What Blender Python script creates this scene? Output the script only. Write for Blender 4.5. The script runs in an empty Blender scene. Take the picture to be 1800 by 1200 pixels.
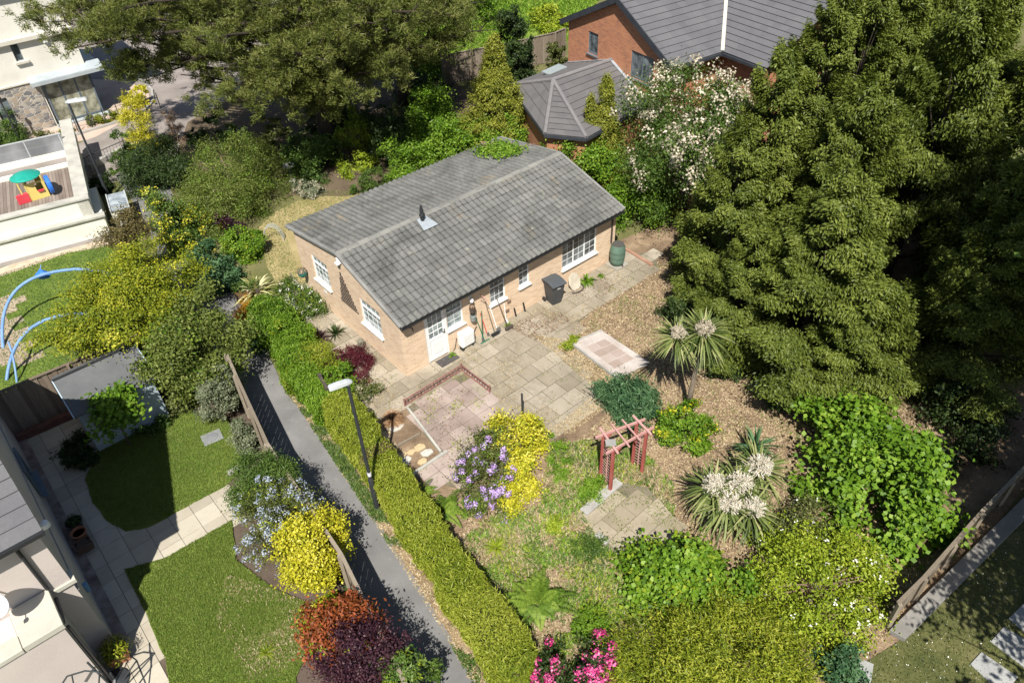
import bpy, math, random
import numpy as np
from math import radians as R, sin, cos, pi, hypot, atan2
from mathutils import Matrix, Vector

scn = bpy.context.scene
col = scn.collection

# ---------------------------------------------------------------- camera, sky, sun, exposure
(CX, CU, CF), CAMH, LENS = ((0.999086,-0.027714,-0.032550),(0.042750,0.647691,0.760703),(0.000000,0.761399,-0.648283)), 17.1501, 26.4472
cd = bpy.data.cameras.new("camera"); cam = bpy.data.objects.new("camera", cd); col.objects.link(cam)
cam.matrix_world = Matrix(((CX[0], CU[0], -CF[0], 0), (CX[1], CU[1], -CF[1], 0), (CX[2], CU[2], -CF[2], CAMH), (0, 0, 0, 1)))
cd.sensor_width = 36; cd.lens = LENS; cd.clip_end = 2000; cd.clip_start = 0.2
scn.camera = cam
world = bpy.data.worlds.new("World"); scn.world = world; world.use_nodes = True
wn = world.node_tree; bg = wn.nodes["Background"]
sky = wn.nodes.new("ShaderNodeTexSky"); sky.sky_type = 'NISHITA'; sky.sun_disc = False
SUN_EL, SUN_AZ = R(54), R(183)          # azimuth measured from +Y towards +X: the sun stands behind the camera
sky.sun_elevation = SUN_EL; sky.sun_rotation = SUN_AZ
wn.links.new(sky.outputs[0], bg.inputs[0]); bg.inputs[1].default_value = 0.058
sl = bpy.data.lights.new("sun", 'SUN'); sl.energy = 5.0; sl.angle = R(0.5); sl.color = (1.0, 0.95, 0.86)
so = bpy.data.objects.new("sun", sl); col.objects.link(so)
sd = Vector((sin(SUN_AZ)*cos(SUN_EL), cos(SUN_AZ)*cos(SUN_EL), sin(SUN_EL)))
so.rotation_euler = sd.to_track_quat('Z', 'Y').to_euler()
scn.view_settings.view_transform = 'Standard'; scn.view_settings.look = 'None'
scn.view_settings.exposure = 0.64; scn.view_settings.gamma = 1.0
scn.cycles.max_bounces = 6; scn.cycles.diffuse_bounces = 3; scn.cycles.transparent_max_bounces = 4

# ---------------------------------------------------------------- materials
MC = {}
def ramp(nt, cols, fac):
    r = nt.nodes.new("ShaderNodeValToRGB"); e = r.color_ramp.elements
    while len(e) < len(cols): e.new(0.5)
    for i, c in enumerate(cols):
        e[i].position = i/(len(cols)-1) if len(cols) > 1 else 0
        e[i].color = (*c, 1)
    nt.links.new(fac, r.inputs[0]); return r.outputs[0]
def new_mat(name):
    m = bpy.data.materials.new(name); m.use_nodes = True; nt = m.node_tree
    return m, nt, nt.nodes["Principled BSDF"]
def coords(nt, stretch=None):
    tc = nt.nodes.new("ShaderNodeTexCoord"); mp = nt.nodes.new("ShaderNodeMapping")
    nt.links.new(tc.outputs["Object"], mp.inputs[0])
    if stretch: mp.inputs["Scale"].default_value = stretch
    return mp.outputs[0]
def noise(nt, vec, scale, detail=6, rough=.6, dist=0):
    n = nt.nodes.new("ShaderNodeTexNoise"); n.inputs["Scale"].default_value = scale; n.inputs["Detail"].default_value = detail
    n.inputs["Roughness"].default_value = rough; n.inputs["Distortion"].default_value = dist
    nt.links.new(vec, n.inputs["Vector"]); return n.outputs[0]
def math_node(nt, op, a, b):
    n = nt.nodes.new("ShaderNodeMath"); n.operation = op
    for i, v in enumerate((a, b)):
        if isinstance(v, (int, float)): n.inputs[i].default_value = v
        else: nt.links.new(v, n.inputs[i])
    return n.outputs[0]
def mixc(nt, fac, a, b, mode='MIX'):
    n = nt.nodes.new("ShaderNodeMixRGB"); n.blend_type = mode
    for i, v in enumerate((fac, a, b)):
        if isinstance(v, (int, float)): n.inputs[i].default_value = v
        elif isinstance(v, tuple): n.inputs[i].default_value = (*v, 1)
        else: nt.links.new(v, n.inputs[i])
    return n.outputs[0]
def contrast(nt, v, lo, hi):
    n = nt.nodes.new("ShaderNodeMapRange"); n.inputs[1].default_value = lo; n.inputs[2].default_value = hi
    nt.links.new(v, n.inputs[0]); return n.outputs[0]
def bump(nt, b, h, strength=.4, dist=.02):
    n = nt.nodes.new("ShaderNodeBump"); n.inputs["Strength"].default_value = strength; n.inputs["Distance"].default_value = dist
    nt.links.new(h, n.inputs["Height"]); nt.links.new(n.outputs[0], b.inputs["Normal"])
def M(name, cols, scale=4, fine=40, rough=.85, bmp=.3, bd=.02, stretch=None, metal=0, spec=.3, tint=False, lo=.3, hi=.7):
    """weathered surface: broad noise and fine noise through a colour ramp; tint adds each piece's own tone"""
    if name in MC: return MC[name]
    m, nt, b = new_mat(name); v = coords(nt, stretch)
    n1 = noise(nt, v, scale); n2 = noise(nt, v, fine, 3)
    f = math_node(nt, 'ADD', math_node(nt, 'MULTIPLY', n1, .62), math_node(nt, 'MULTIPLY', n2, .38))
    f = contrast(nt, f, lo, hi)
    if tint:
        a = nt.nodes.new("ShaderNodeAttribute"); a.attribute_name = "tint"
        f = math_node(nt, 'ADD', math_node(nt, 'MULTIPLY', f, .5), math_node(nt, 'MULTIPLY', a.outputs["Fac"], .5))
    nt.links.new(ramp(nt, cols, f), b.inputs["Base Color"])
    b.inputs["Roughness"].default_value = rough; b.inputs["Metallic"].default_value = metal; b.inputs["Specular IOR Level"].default_value = spec
    if bmp: bump(nt, b, n2, bmp, bd)
    MC[name] = m; return m
def stain(m, layers):
    """lay irregular patches of other colours over a material's own: (scale, lo, hi, colour, strength)"""
    nt = m.node_tree; b = nt.nodes["Principled BSDF"]; c = b.inputs["Base Color"].links[0].from_socket; v = coords(nt)
    for sc, lo, hi, colr, k in layers:
        f = math_node(nt, 'MULTIPLY', contrast(nt, noise(nt, v, sc, 9, .68, .4), lo, hi), k); c = mixc(nt, f, c, colr)
    nt.links.new(c, b.inputs["Base Color"])
def leaf_mat(name, cols, trans=.28, rough=.5, spec=.25):
    if name in MC: return MC[name]
    m, nt, b = new_mat(name)
    a = nt.nodes.new("ShaderNodeAttribute"); a.attribute_name = "tint"
    c = ramp(nt, cols, a.outputs["Fac"]); nt.links.new(c, b.inputs["Base Color"])
    b.inputs["Roughness"].default_value = rough; b.inputs["Specular IOR Level"].default_value = spec
    if trans:
        t = nt.nodes.new("ShaderNodeBsdfTranslucent"); nt.links.new(mixc(nt, 1.0, c, (1.0, 1.0, .55), 'MULTIPLY'), t.inputs[0])
        x = nt.nodes.new("ShaderNodeMixShader"); x.inputs[0].default_value = trans
        nt.links.new(b.outputs[0], x.inputs[1]); nt.links.new(t.outputs[0], x.inputs[2])
        nt.links.new(x.outputs[0], nt.nodes["Material Output"].inputs[0])
    MC[name] = m; return m
def brick_mat(name, c1, c2, mortar, w=.225, h=.075, patch=None):
    if name in MC: return MC[name]
    m, nt, b = new_mat(name)
    tc = nt.nodes.new("ShaderNodeTexCoord"); s = nt.nodes.new("ShaderNodeSeparateXYZ"); nt.links.new(tc.outputs["Object"], s.inputs[0])
    cmb = nt.nodes.new("ShaderNodeCombineXYZ")
    nt.links.new(math_node(nt, 'ADD', s.outputs[0], s.outputs[1]), cmb.inputs[0]); nt.links.new(s.outputs[2], cmb.inputs[1])
    br = nt.nodes.new("ShaderNodeTexBrick"); nt.links.new(cmb.outputs[0], br.inputs["Vector"])
    br.inputs["Color1"].default_value = (*c1, 1); br.inputs["Color2"].default_value = (*c2, 1); br.inputs["Mortar"].default_value = (*mortar, 1)
    br.inputs["Scale"].default_value = 1; br.inputs["Mortar Size"].default_value = .010; br.inputs["Brick Width"].default_value = w
    br.inputs["Row Height"].default_value = h; br.inputs["Bias"].default_value = -.1; br.inputs["Mortar Smooth"].default_value = .3
    n = noise(nt, tc.outputs["Object"], 1.1, 8, .65)
    c = mixc(nt, contrast(nt, n, .35, .75), br.outputs["Color"], patch or tuple(x*1.15 for x in c1))
    c2_ = mixc(nt, .45, br.outputs["Color"], c)
    g = noise(nt, tc.outputs["Object"], 26, 4)
    c2_ = mixc(nt, contrast(nt, g, .62, .9), c2_, tuple(x*.62 for x in c2))
    nt.links.new(c2_, b.inputs["Base Color"]); b.inputs["Roughness"].default_value = .9
    bump(nt, b, br.outputs["Fac"], -.5, .008)
    MC[name] = m; return m
def glass_mat(name, dark, light, scale=1.5):
    m, nt, b = new_mat(name); v = coords(nt)
    n = noise(nt, v, scale, 3)
    nt.links.new(ramp(nt, [dark, light], contrast(nt, n, .4, .62)), b.inputs["Base Color"])
    b.inputs["Roughness"].default_value = .07; b.inputs["Specular IOR Level"].default_value = .7
    MC[name] = m; return m
def stone_mat(name, cols, scale, mortar):
    m, nt, b = new_mat(name); v = coords(nt, (1, 1, 1.8))
    vo = nt.nodes.new("ShaderNodeTexVoronoi"); vo.inputs["Scale"].default_value = scale; nt.links.new(v, vo.inputs["Vector"])
    ve = nt.nodes.new("ShaderNodeTexVoronoi"); ve.feature = 'DISTANCE_TO_EDGE'; ve.inputs["Scale"].default_value = scale; nt.links.new(v, ve.inputs["Vector"])
    sp = nt.nodes.new("ShaderNodeSeparateColor"); nt.links.new(vo.outputs["Color"], sp.inputs[0])
    c = ramp(nt, cols, sp.outputs[0]); e = contrast(nt, ve.outputs[0], .02, .07)
    nt.links.new(mixc(nt, e, mortar, c), b.inputs["Base Color"]); b.inputs["Roughness"].default_value = .9; bump(nt, b, e, .6, .03)
    MC[name] = m; return m

WHITE = M("white_upvc", [(.72, .73, .74), (.82, .82, .82)], 3, 30, .35, 0, spec=.5)
GREYW = M("grey_upvc", [(.10, .13, .16), (.14, .17, .20)], 3, 30, .45, 0)
BLACKP = M("black_plastic", [(.018, .02, .022), (.03, .032, .036)], 4, 60, .5, .1)
CREAM = M("cream_render", [(.52, .49, .43), (.66, .64, .58), (.72, .70, .65)], .7, 25, .9, .15, .01)
OFFW = M("offwhite_render", [(.62, .61, .52), (.74, .73, .65), (.78, .77, .70)], .6, 20, .9, .12, .01)
PINKR = M("pinkish_render", [(.44, .385, .36), (.53, .475, .44), (.57, .515, .48)], .5, 30, .9, .12, .01)
COPING = M("coping_stone", [(.26, .26, .24), (.42, .41, .37), (.55, .54, .47)], 1.6, 30, .85, .25, .01)
WOOD = M("weathered_wood", [(.10, .075, .055), (.20, .16, .125), (.30, .255, .21)], 3, 50, .85, .35, .01, (6, 6, .7), tint=True)
WOODP = M("pale_weathered_wood", [(.12, .095, .07), (.22, .185, .14), (.33, .285, .225)], 3, 50, .85, .35, .01, (6, 6, .7), tint=True)
DARKWOOD = M("dark_wood", [(.035, .026, .022), (.07, .055, .048), (.12, .10, .09)], 3, 50, .85, .3, .01, (6, 6, .7), tint=True)
REDWOOD = M("red_stained_wood", [(.22, .045, .035), (.33, .085, .07), (.42, .15, .13)], 3, 60, .7, .2, .005, (5, 5, .8))
PINKWOOD = M("faded_red_wood", [(.34, .13, .11), (.46, .25, .23), (.52, .33, .31)], 4, 60, .75, .2, .005, tint=True)
BARK = M("bark", [(.05, .035, .025), (.12, .085, .06), (.19, .14, .105)], 5, 40, .95, .7, .03, (3, 3, .6))
DARKBARK = M("dark_bark", [(.02, .016, .012), (.045, .035, .026), (.075, .06, .045)], 5, 40, .95, .7, .03, (3, 3, .6))
PALMBARK = M("palm_bark", [(.13, .10, .075), (.23, .185, .14), (.32, .27, .21)], 5, 40, .95, .7, .02, (3, 3, 1.5))
TWIG = M("dry_twig", [(.16, .10, .075), (.30, .21, .16)], 6, 40, .9, .3, .01)
POLEM = M("dark_grey_paint", [(.022, .026, .03), (.045, .05, .055)], 3, 40, .45, .1, .005, spec=.5)
LAMPM = M("pale_grey_metal", [(.36, .385, .40), (.48, .505, .52)], 4, 40, .4, 0, spec=.5)
TERRA = M("terracotta", [(.26, .10, .055), (.40, .18, .10)], 6, 40, .85, .2, .01)
LEAD = M("lead_flashing", [(.22, .25, .28), (.36, .40, .44)], 5, 30, .5, .2, .01)

# ---------------------------------------------------------------- mesh building
class MB:
    def __init__(s): s.v = []; s.f = []; s.t = []
    def add(s, vs, fs, t=.5):
        o = len(s.v); s.v += [tuple(map(float, p)) for p in vs]; s.f += [tuple(i+o for i in f) for f in fs]; s.t += [t]*len(fs)
    def box(s, x0, x1, y0, y1, z0, z1, t=.5):
        s.add([(x0, y0, z0), (x1, y0, z0), (x1, y1, z0), (x0, y1, z0), (x0, y0, z1), (x1, y0, z1), (x1, y1, z1), (x0, y1, z1)],
              [(0, 3, 2, 1), (4, 5, 6, 7), (0, 1, 5, 4), (1, 2, 6, 5), (2, 3, 7, 6), (3, 0, 4, 7)], t)
    def beam(s, p, q, w, h, t=.5, up=(0, 0, 1)):
        p, q, up = Vector(p), Vector(q), Vector(up); d = (q-p).normalized(); x = d.cross(up)
        if x.length < 1e-4: x = d.cross(Vector((0, 1, 0)))
        x.normalize(); u = x.cross(d); x = x*w/2; u = u*h/2
        s.add([p-x-u, p+x-u, p+x+u, p-x+u, q-x-u, q+x-u, q+x+u, q-x+u],
              [(0, 1, 2, 3), (7, 6, 5, 4), (0, 4, 5, 1), (1, 5, 6, 2), (2, 6, 7, 3), (3, 7, 4, 0)], t)
    def tube(s, pts, rad, n=8, t=.5, cap=True):
        pts = [Vector(p) for p in pts]; rad = rad if hasattr(rad, '__len__') else [rad]*len(pts)
        vs = []; x = None
        for i, p in enumerate(pts):
            d = (pts[min(i+1, len(pts)-1)]-pts[max(i-1, 0)]).normalized()
            if x is None: x = d.orthogonal().normalized()
            else: x = (x-d*x.dot(d)).normalized()
            y = d.cross(x)
            vs += [p+(x*cos(2*pi*k/n)+y*sin(2*pi*k/n))*rad[i] for k in range(n)]
        fs = [(i*n+k, i*n+(k+1) % n, (i+1)*n+(k+1) % n, (i+1)*n+k) for i in range(len(pts)-1) for k in range(n)]
        if cap: fs += [tuple(range(n-1, -1, -1)), tuple((len(pts)-1)*n+k for k in range(n))]
        s.add(vs, fs, t)
    def lathe(s, prof, c=(0, 0, 0), n=20, t=.5, sx=1, sy=1):
        vs = [(c[0]+r*cos(2*pi*k/n)*sx, c[1]+r*sin(2*pi*k/n)*sy, c[2]+z) for r, z in prof for k in range(n)]
        fs = [(i*n+k, i*n+(k+1) % n, (i+1)*n+(k+1) % n, (i+1)*n+k) for i in range(len(prof)-1) for k in range(n)]
        fs += [tuple(range(n-1, -1, -1)), tuple((len(prof)-1)*n+k for k in range(n))]
        s.add(vs, fs, t)
    def prism(s, poly, z0, z1, t=.5):
        n = len(poly); a = sum(poly[i][0]*poly[(i+1) % n][1]-poly[(i+1) % n][0]*poly[i][1] for i in range(n))
        if a < 0: poly = poly[::-1]
        s.add([(*p[:2], z0) for p in poly]+[(*p[:2], z1) for p in poly],
              [tuple(range(n-1, -1, -1)), tuple(range(n, 2*n))]+[(i, (i+1) % n, n+(i+1) % n, n+i) for i in range(n)], t)
    def poly(s, pts, t=.5): s.add(pts, [tuple(range(len(pts)))], t)
    def slab(s, pts, th, t=.5):
        """thick panel from a planar outline, thickness along -normal"""
        P = [Vector(p) for p in pts]; nrm = (P[1]-P[0]).cross(P[2]-P[0]).normalized(); n = len(P)
        s.add(P+[p-nrm*th for p in P], [tuple(range(n)), tuple(range(2*n-1, n-1, -1))]+[(i, n+i, n+(i+1) % n, (i+1) % n) for i in range(n)], t)
    def wall(s, axis, c, u0, u1, z0, z1, holes=(), depth=.1):
        """wall face in plane axis=c with rectangular openings and reveals going inward (+axis)"""
        us = sorted({u0, u1, *[h[0] for h in holes], *[h[1] for h in holes]}); zs = sorted({z0, z1, *[h[2] for h in holes], *[h[3] for h in holes]})
        P = (lambda u, d, z: (u, c+d, z)) if axis == 'y' else (lambda u, d, z: (c+d, u, z))
        def q(a): s.add(a if axis == 'y' else a[::-1], [(0, 1, 2, 3)])
        for i in range(len(us)-1):
            for j in range(len(zs)-1):
                um, zm = (us[i]+us[i+1])/2, (zs[j]+zs[j+1])/2
                if any(h[0] < um < h[1] and h[2] < zm < h[3] for h in holes): continue
                q([P(us[i], 0, zs[j]), P(us[i+1], 0, zs[j]), P(us[i+1], 0, zs[j+1]), P(us[i], 0, zs[j+1])])
        for a, b, l, h in holes:
            q([P(a, 0, l), P(a, depth, l), P(a, depth, h), P(a, 0, h)][::-1]); q([P(b, 0, l), P(b, depth, l), P(b, depth, h), P(b, 0, h)])
            q([P(a, 0, h), P(b, 0, h), P(b, depth, h), P(a, depth, h)]); q([P(a, 0, l), P(b, 0, l), P(b, depth, l), P(a, depth, l)][::-1])
    def build(s, name, mat, parent=None, bevel=0, smooth=False, loc=None, rz=0):
        me = bpy.data.meshes.new(name); me.from_pydata(s.v, [], s.f); me.update()
        at = me.attributes.new("tint", 'FLOAT', 'FACE'); at.data.foreach_set("value", s.t)
        me.materials.append(mat)
        if smooth: me.polygons.foreach_set("use_smooth", [True]*len(me.polygons))
        o = bpy.data.objects.new(name, me); col.objects.link(o)
        if parent: o.parent = parent
        if loc: o.location = loc
        if rz: o.rotation_euler.z = rz
        if bevel:
            b = o.modifiers.new("bevel", 'BEVEL'); b.width = bevel; b.segments = 2; b.limit_method = 'ANGLE'
        return o

def tag(o, label=None, cat=None, group=None, kind=None):
    if label: o["label"] = label
    if cat: o["category"] = cat
    if group: o["group"] = group
    if kind: o["kind"] = kind
    return o
def thing(name, label, cat, loc=(0, 0, 0), rz=0, group=None):
    o = bpy.data.objects.new(name, None); col.objects.link(o); o.empty_display_size = .2
    o.location = (*loc, 0)[:3]; o.rotation_euler.z = rz
    return tag(o, label, cat, group)
def copy_tree(o, parent=None):
    c = o.copy(); col.objects.link(c)
    if parent: c.parent = parent
    for ch in list(o.children): copy_tree(ch, c)
    return c
def sheet(name, poly, z, mat, kind="structure", edge=0, seed=0, th=0):
    """flat ground sheet from a world outline; edge > 0 makes its border irregular"""
    rg = random.Random(seed); P = [(p[0], p[1]) for p in poly]
    if edge:
        Q = []
        for i in range(len(P)):
            a, b = P[i], P[(i+1) % len(P)]; n = max(1, int(hypot(b[0]-a[0], b[1]-a[1])/.18))
            for k in range(n):
                Q.append((a[0]+(b[0]-a[0])*k/n+rg.uniform(-edge, edge), a[1]+(b[1]-a[1])*k/n+rg.uniform(-edge, edge)))
        P = Q
    m = MB()
    if th: m.prism(P, z-th, z)
    else:
        a = sum(P[i-1][0]*P[i][1]-P[i][0]*P[i-1][1] for i in range(len(P)))
        m.poly([(*p, z) for p in (P if a > 0 else P[::-1])])
    o = m.build(name, mat); o["kind"] = kind
    return o

# ---------------------------------------------------------------- leaves (arrays)
def nrm(a): return a/np.maximum(np.linalg.norm(a, axis=-1, keepdims=True), 1e-6)
def leaf_obj(name, C, N, L, W, tint, mat, parent, T=None, seed=0, fold=.15):
    n = len(C); rg = np.random.default_rng(seed+7)
    N = nrm(N); T = rg.normal(size=(n, 3)) if T is None else T
    T = nrm(T-N*(T*N).sum(-1, keepdims=True)); S = np.cross(N, T)
    L = np.broadcast_to(L, (n,))[:, None]; W = np.broadcast_to(W, (n,))[:, None]
    m_ = C-T*L*.05
    V = np.stack([C-T*L/2, m_+S*W/2+N*W*fold, C+T*L/2, m_-S*W/2+N*W*fold], 1).reshape(-1, 3).astype(np.float32)
    me = bpy.data.meshes.new(name)
    me.vertices.add(4*n); me.vertices.foreach_set("co", V.ravel())
    me.loops.add(4*n); me.loops.foreach_set("vertex_index", np.arange(4*n, dtype=np.int32))
    me.polygons.add(n); me.polygons.foreach_set("loop_start", np.arange(0, 4*n, 4, dtype=np.int32))
    me.update(calc_edges=True)
    at = me.attributes.new("tint", 'FLOAT', 'FACE'); at.data.foreach_set("value", np.clip(tint, 0, 1).astype(np.float32))
    me.materials.append(mat)
    o = bpy.data.objects.new(name, me); col.objects.link(o)
    if parent is not None: o.parent = parent
    return o
def lumps(rg, D, k=7, f=3.2):
    s = np.zeros(len(D))
    for _ in range(k):
        w = rg.normal(size=3)*f; s += np.cos(D@w+rg.uniform(0, 6.28))
    return s/k**.5
def crown_clumps(rg, shape, rx, ry, z0, z1, nc, lump=.16, inner=.22, p=1.0):
    """clump centres and outward directions filling a crown; clumps gather round branch ends so that gaps stay between them"""
    ns = max(14, nc//7)
    P, O = crown_sites(rg, shape, rx, ry, z0, z1, ns, lump, inner, p)
    i = rg.integers(0, len(P), nc); sp = .62*((rx*ry)**.5*max(.6, z1-z0))**.5/ns**.5
    j = rg.normal(size=(nc, 3))*sp*np.array([1, 1, .8]); j -= O[i]*np.abs((j*O[i]).sum(-1, keepdims=True))*.9
    Q = P[i]+j; Q[:, 2] = np.maximum(Q[:, 2], z0*.5+.03)
    return Q, nrm(O[i]+j*.5/max(sp, .01))
def crown_sites(rg, shape, rx, ry, z0, z1, nc, lump=.16, inner=.22, p=1.0):
    if shape in ('dome', 'ball'):
        D = rg.normal(size=(nc*3, 3)); D = nrm(D)
        if shape == 'dome':
            D[:, 2] = np.abs(D[:, 2]); 
        else:
            D = D[(D[:, 2] > -.55) | (rg.random(len(D)) < .3)]
        D = D[:nc]; r = np.where(rg.random(len(D)) < inner, rg.uniform(.35, .8, len(D)), rg.uniform(.82, 1.0, len(D)))
        r = r*(1+lump*lumps(rg, D))*.93
        if shape == 'dome': P = D*r[:, None]*np.array([rx, ry, z1-z0])+np.array([0, 0, z0])
        else: P = D*r[:, None]*np.array([rx, ry, (z1-z0)/2])+np.array([0, 0, (z0+z1)/2])
        O = nrm(D/np.array([rx, ry, max(.3, (z1-z0)*(1 if shape == 'dome' else .5))]))
    else:  # cone
        t = rg.random(nc)**1.25; a = rg.uniform(0, 2*pi, nc)
        D = np.stack([np.cos(a), np.sin(a), t*3], -1)
        rr = ((1-t)**p*.94+.06)*np.where(rg.random(nc) < inner, rg.uniform(.3, .8, nc), rg.uniform(.82, 1.03, nc))*(1+lump*lumps(rg, D, 8, 2.6))
        P = np.stack([rx*rr*np.cos(a), ry*rr*np.sin(a), z0+(z1-z0)*t], -1)
        O = nrm(np.stack([np.cos(a), np.sin(a), .45+0*a], -1))
    return P, O
def foliage(rg, P, O, cr, per, LL, WW, up=.5, rand=.8, flat=.75, tj=.5, spray=0):
    """leaves scattered in every clump: centres, normals, tangents, tint"""
    nc = len(P); n = nc*per; i = np.repeat(np.arange(nc), per); o = O[i]
    cs = rg.uniform(.6, 1.35, nc)[i][:, None]; off = rg.normal(size=(n, 3))*cr*.55*cs; off[:, 2] *= flat
    if spray: off += o*(rg.random((n, 1))**.7)*cr*spray
    C = P[i]+off
    N = nrm(o*.55+np.array([0, 0, up])+rg.normal(size=(n, 3))*rand)
    T = None
    if spray: T = o+np.array([0, 0, -.15])+rg.normal(size=(n, 3))*.55
    ct = rg.random(nc)[i]; hgt = np.clip((off*o).sum(-1)/(cr+1e-6), -1, 1)
    tint = .5+(ct-.5)*.6+(rg.random(n)-.5)*tj
    C[:, 2] = np.maximum(C[:, 2], .02)
    sc = rg.uniform(.7, 1.25, n)
    return C, N, T, LL*sc, WW*sc, tint
def stems(rg, P, parent, name, rad, k, mat=BARK, base=.08, zt=None):
    m = MB()
    for j in rg.choice(len(P), min(k, len(P)), replace=False):
        p = P[j]*.93; b = np.array([rg.normal()*base, rg.normal()*base, -.05]); mid = b*.4+p*.6; mid[:2] *= .75
        m.tube([b, mid*.5+b*.5+rg.normal(size=3)*.02, mid, p], [rad, rad*.8, rad*.55, rad*.2], 5)
    return m.build(name, mat, parent, smooth=True)
def trunk_tree(rg, P, parent, h, rad, k, zfrac=.8, mat=BARK, lean=(0, 0)):
    m = MB(); top = np.array([lean[0], lean[1], h*zfrac])
    f = lambda t: np.array([top[0]*t*t, top[1]*t*t, top[2]*t-.1*(1-t)])
    ts = np.linspace(0, 1, 9); m.tube([f(t)+rg.normal(size=3)*rad*.25*(0 < t < 1) for t in ts], [rad*(1.35 if t == 0 else 1-.75*t) for t in ts], 9)
    for j in rg.choice(len(P), min(k, len(P)), replace=False):
        p = P[j]*.92; t = min(.92, max(.18, p[2]/top[2]*.75-.03)); s = f(t); mid = s*.5+p*.5; mid[2] += .08*np.linalg.norm(p-s)
        r0 = rad*(1-.75*t)*.5; m.tube([s, mid, p], [r0, r0*.6, r0*.15], 5)
    return m.build("trunk", mat, parent, smooth=True)

# palettes (linear base colours, dark to light)
PAL = {
 'hedge': [(.085,.13,.012),(.175,.235,.018),(.275,.325,.032),(.39,.41,.07)],
 'rust': [(0.2, 0.11, 0.055), (0.33, 0.19, 0.1), (0.46, 0.29, 0.17), (0.56, 0.4, 0.26)],
 'greentree': [(0.04, 0.065, 0.012), (0.1, 0.14, 0.026), (0.17, 0.21, 0.045), (0.27, 0.3, 0.085)],
 'juniper': [(0.06, 0.1, 0.008), (0.165, 0.215, 0.014), (0.3, 0.34, 0.028), (0.47, 0.47, 0.07)],
 'lawn': [(0.055, 0.1, 0.014), (0.105, 0.165, 0.022), (0.165, 0.22, 0.038), (0.26, 0.27, 0.09)],
 'plume': [(0.42, 0.37, 0.28), (0.54, 0.49, 0.39), (0.64, 0.6, 0.5), (0.74, 0.71, 0.63)],
 'fern': [(0.045, 0.09, 0.012), (0.1, 0.18, 0.02), (0.18, 0.27, 0.035), (0.28, 0.37, 0.07)],
 'weed': [(0.06, 0.1, 0.02), (0.13, 0.18, 0.035), (0.2, 0.25, 0.06), (0.32, 0.33, 0.12)],
 'palm': [(0.04, 0.065, 0.015), (0.11, 0.15, 0.04), (0.2, 0.24, 0.075), (0.35, 0.35, 0.16)],
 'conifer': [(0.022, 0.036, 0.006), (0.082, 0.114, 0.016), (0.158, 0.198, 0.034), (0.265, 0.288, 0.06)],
 'pine': [(0.03, 0.044, 0.008), (0.088, 0.112, 0.02), (0.165, 0.185, 0.042), (0.28, 0.27, 0.11)],
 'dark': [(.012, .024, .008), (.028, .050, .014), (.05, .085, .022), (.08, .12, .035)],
 'mid': [(.03, .060, .012), (.06, .115, .02), (.10, .17, .03), (.16, .23, .05)],
 'bright': [(.05, .11, .010), (.10, .20, .014), (.16, .28, .022), (.25, .36, .05)],
 'lime': [(.10, .16, .010), (.20, .28, .018), (.30, .37, .028), (.42, .46, .06)],
 'yellow': [(0.2, 0.23, 0.015), (0.42, 0.41, 0.02), (0.6, 0.55, 0.04), (0.78, 0.72, 0.16)],
 'gold': [(0.06, 0.1, 0.008), (0.14, 0.19, 0.013), (0.27, 0.3, 0.02), (0.43, 0.41, 0.04)],
 'goldcon': [(0.06, 0.085, 0.01), (0.145, 0.17, 0.02), (0.26, 0.275, 0.035), (0.4, 0.385, 0.08)],
 'olive': [(.045, .060, .018), (.09, .11, .03), (.14, .165, .045), (.20, .21, .08)],
 'grey': [(.06, .085, .04), (.13, .16, .085), (.22, .25, .155), (.34, .36, .26)],
 'purple': [(.018, .008, .014), (.04, .015, .028), (.075, .028, .042), (.12, .055, .06)],
 'burgundy': [(0.03, 0.005, 0.01), (0.075, 0.01, 0.02), (0.12, 0.018, 0.03), (0.17, 0.04, 0.05)],
 'red': [(.08, .045, .010), (.20, .06, .018), (.34, .085, .03), (.45, .16, .06)],
 'bronze': [(.06, .055, .02), (.13, .11, .04), (.21, .17, .07), (.28, .23, .11)],
 'brown': [(.09, .055, .035), (.17, .11, .07), (.27, .19, .13), (.36, .27, .19)],
 'orange': [(.28, .12, .01), (.46, .22, .015), (.58, .32, .03), (.62, .42, .08)],
 'bluegreen': [(.025, .065, .03), (.05, .12, .05), (.09, .18, .075), (.15, .25, .12)],
 'lilac': [(.30, .17, .46), (.42, .27, .60), (.52, .38, .68), (.62, .52, .74)],
 'blue': [(0.22, 0.26, 0.34), (0.32, 0.37, 0.47), (0.4, 0.45, 0.55), (0.52, 0.56, 0.64)],
 'pink': [(.42, .02, .14), (.60, .04, .22), (.72, .12, .34), (.80, .34, .50)],
 'white': [(.55, .55, .48), (.68, .67, .60), (.76, .75, .70), (.82, .80, .78)],
 'cream': [(0.36, 0.3, 0.22), (0.48, 0.42, 0.32), (0.58, 0.52, 0.41), (0.68, 0.62, 0.51)],
 'straw': [(.30, .22, .12), (.42, .32, .19), (.52, .42, .26), (.62, .53, .36)],
 'phormium': [(.16, .17, .04), (.40, .38, .16), (.60, .56, .30), (.70, .66, .42)],
}
def LM(k, trans=.28): return leaf_mat("leaf_"+k, PAL[k], trans)
SEED = [100]
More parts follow.
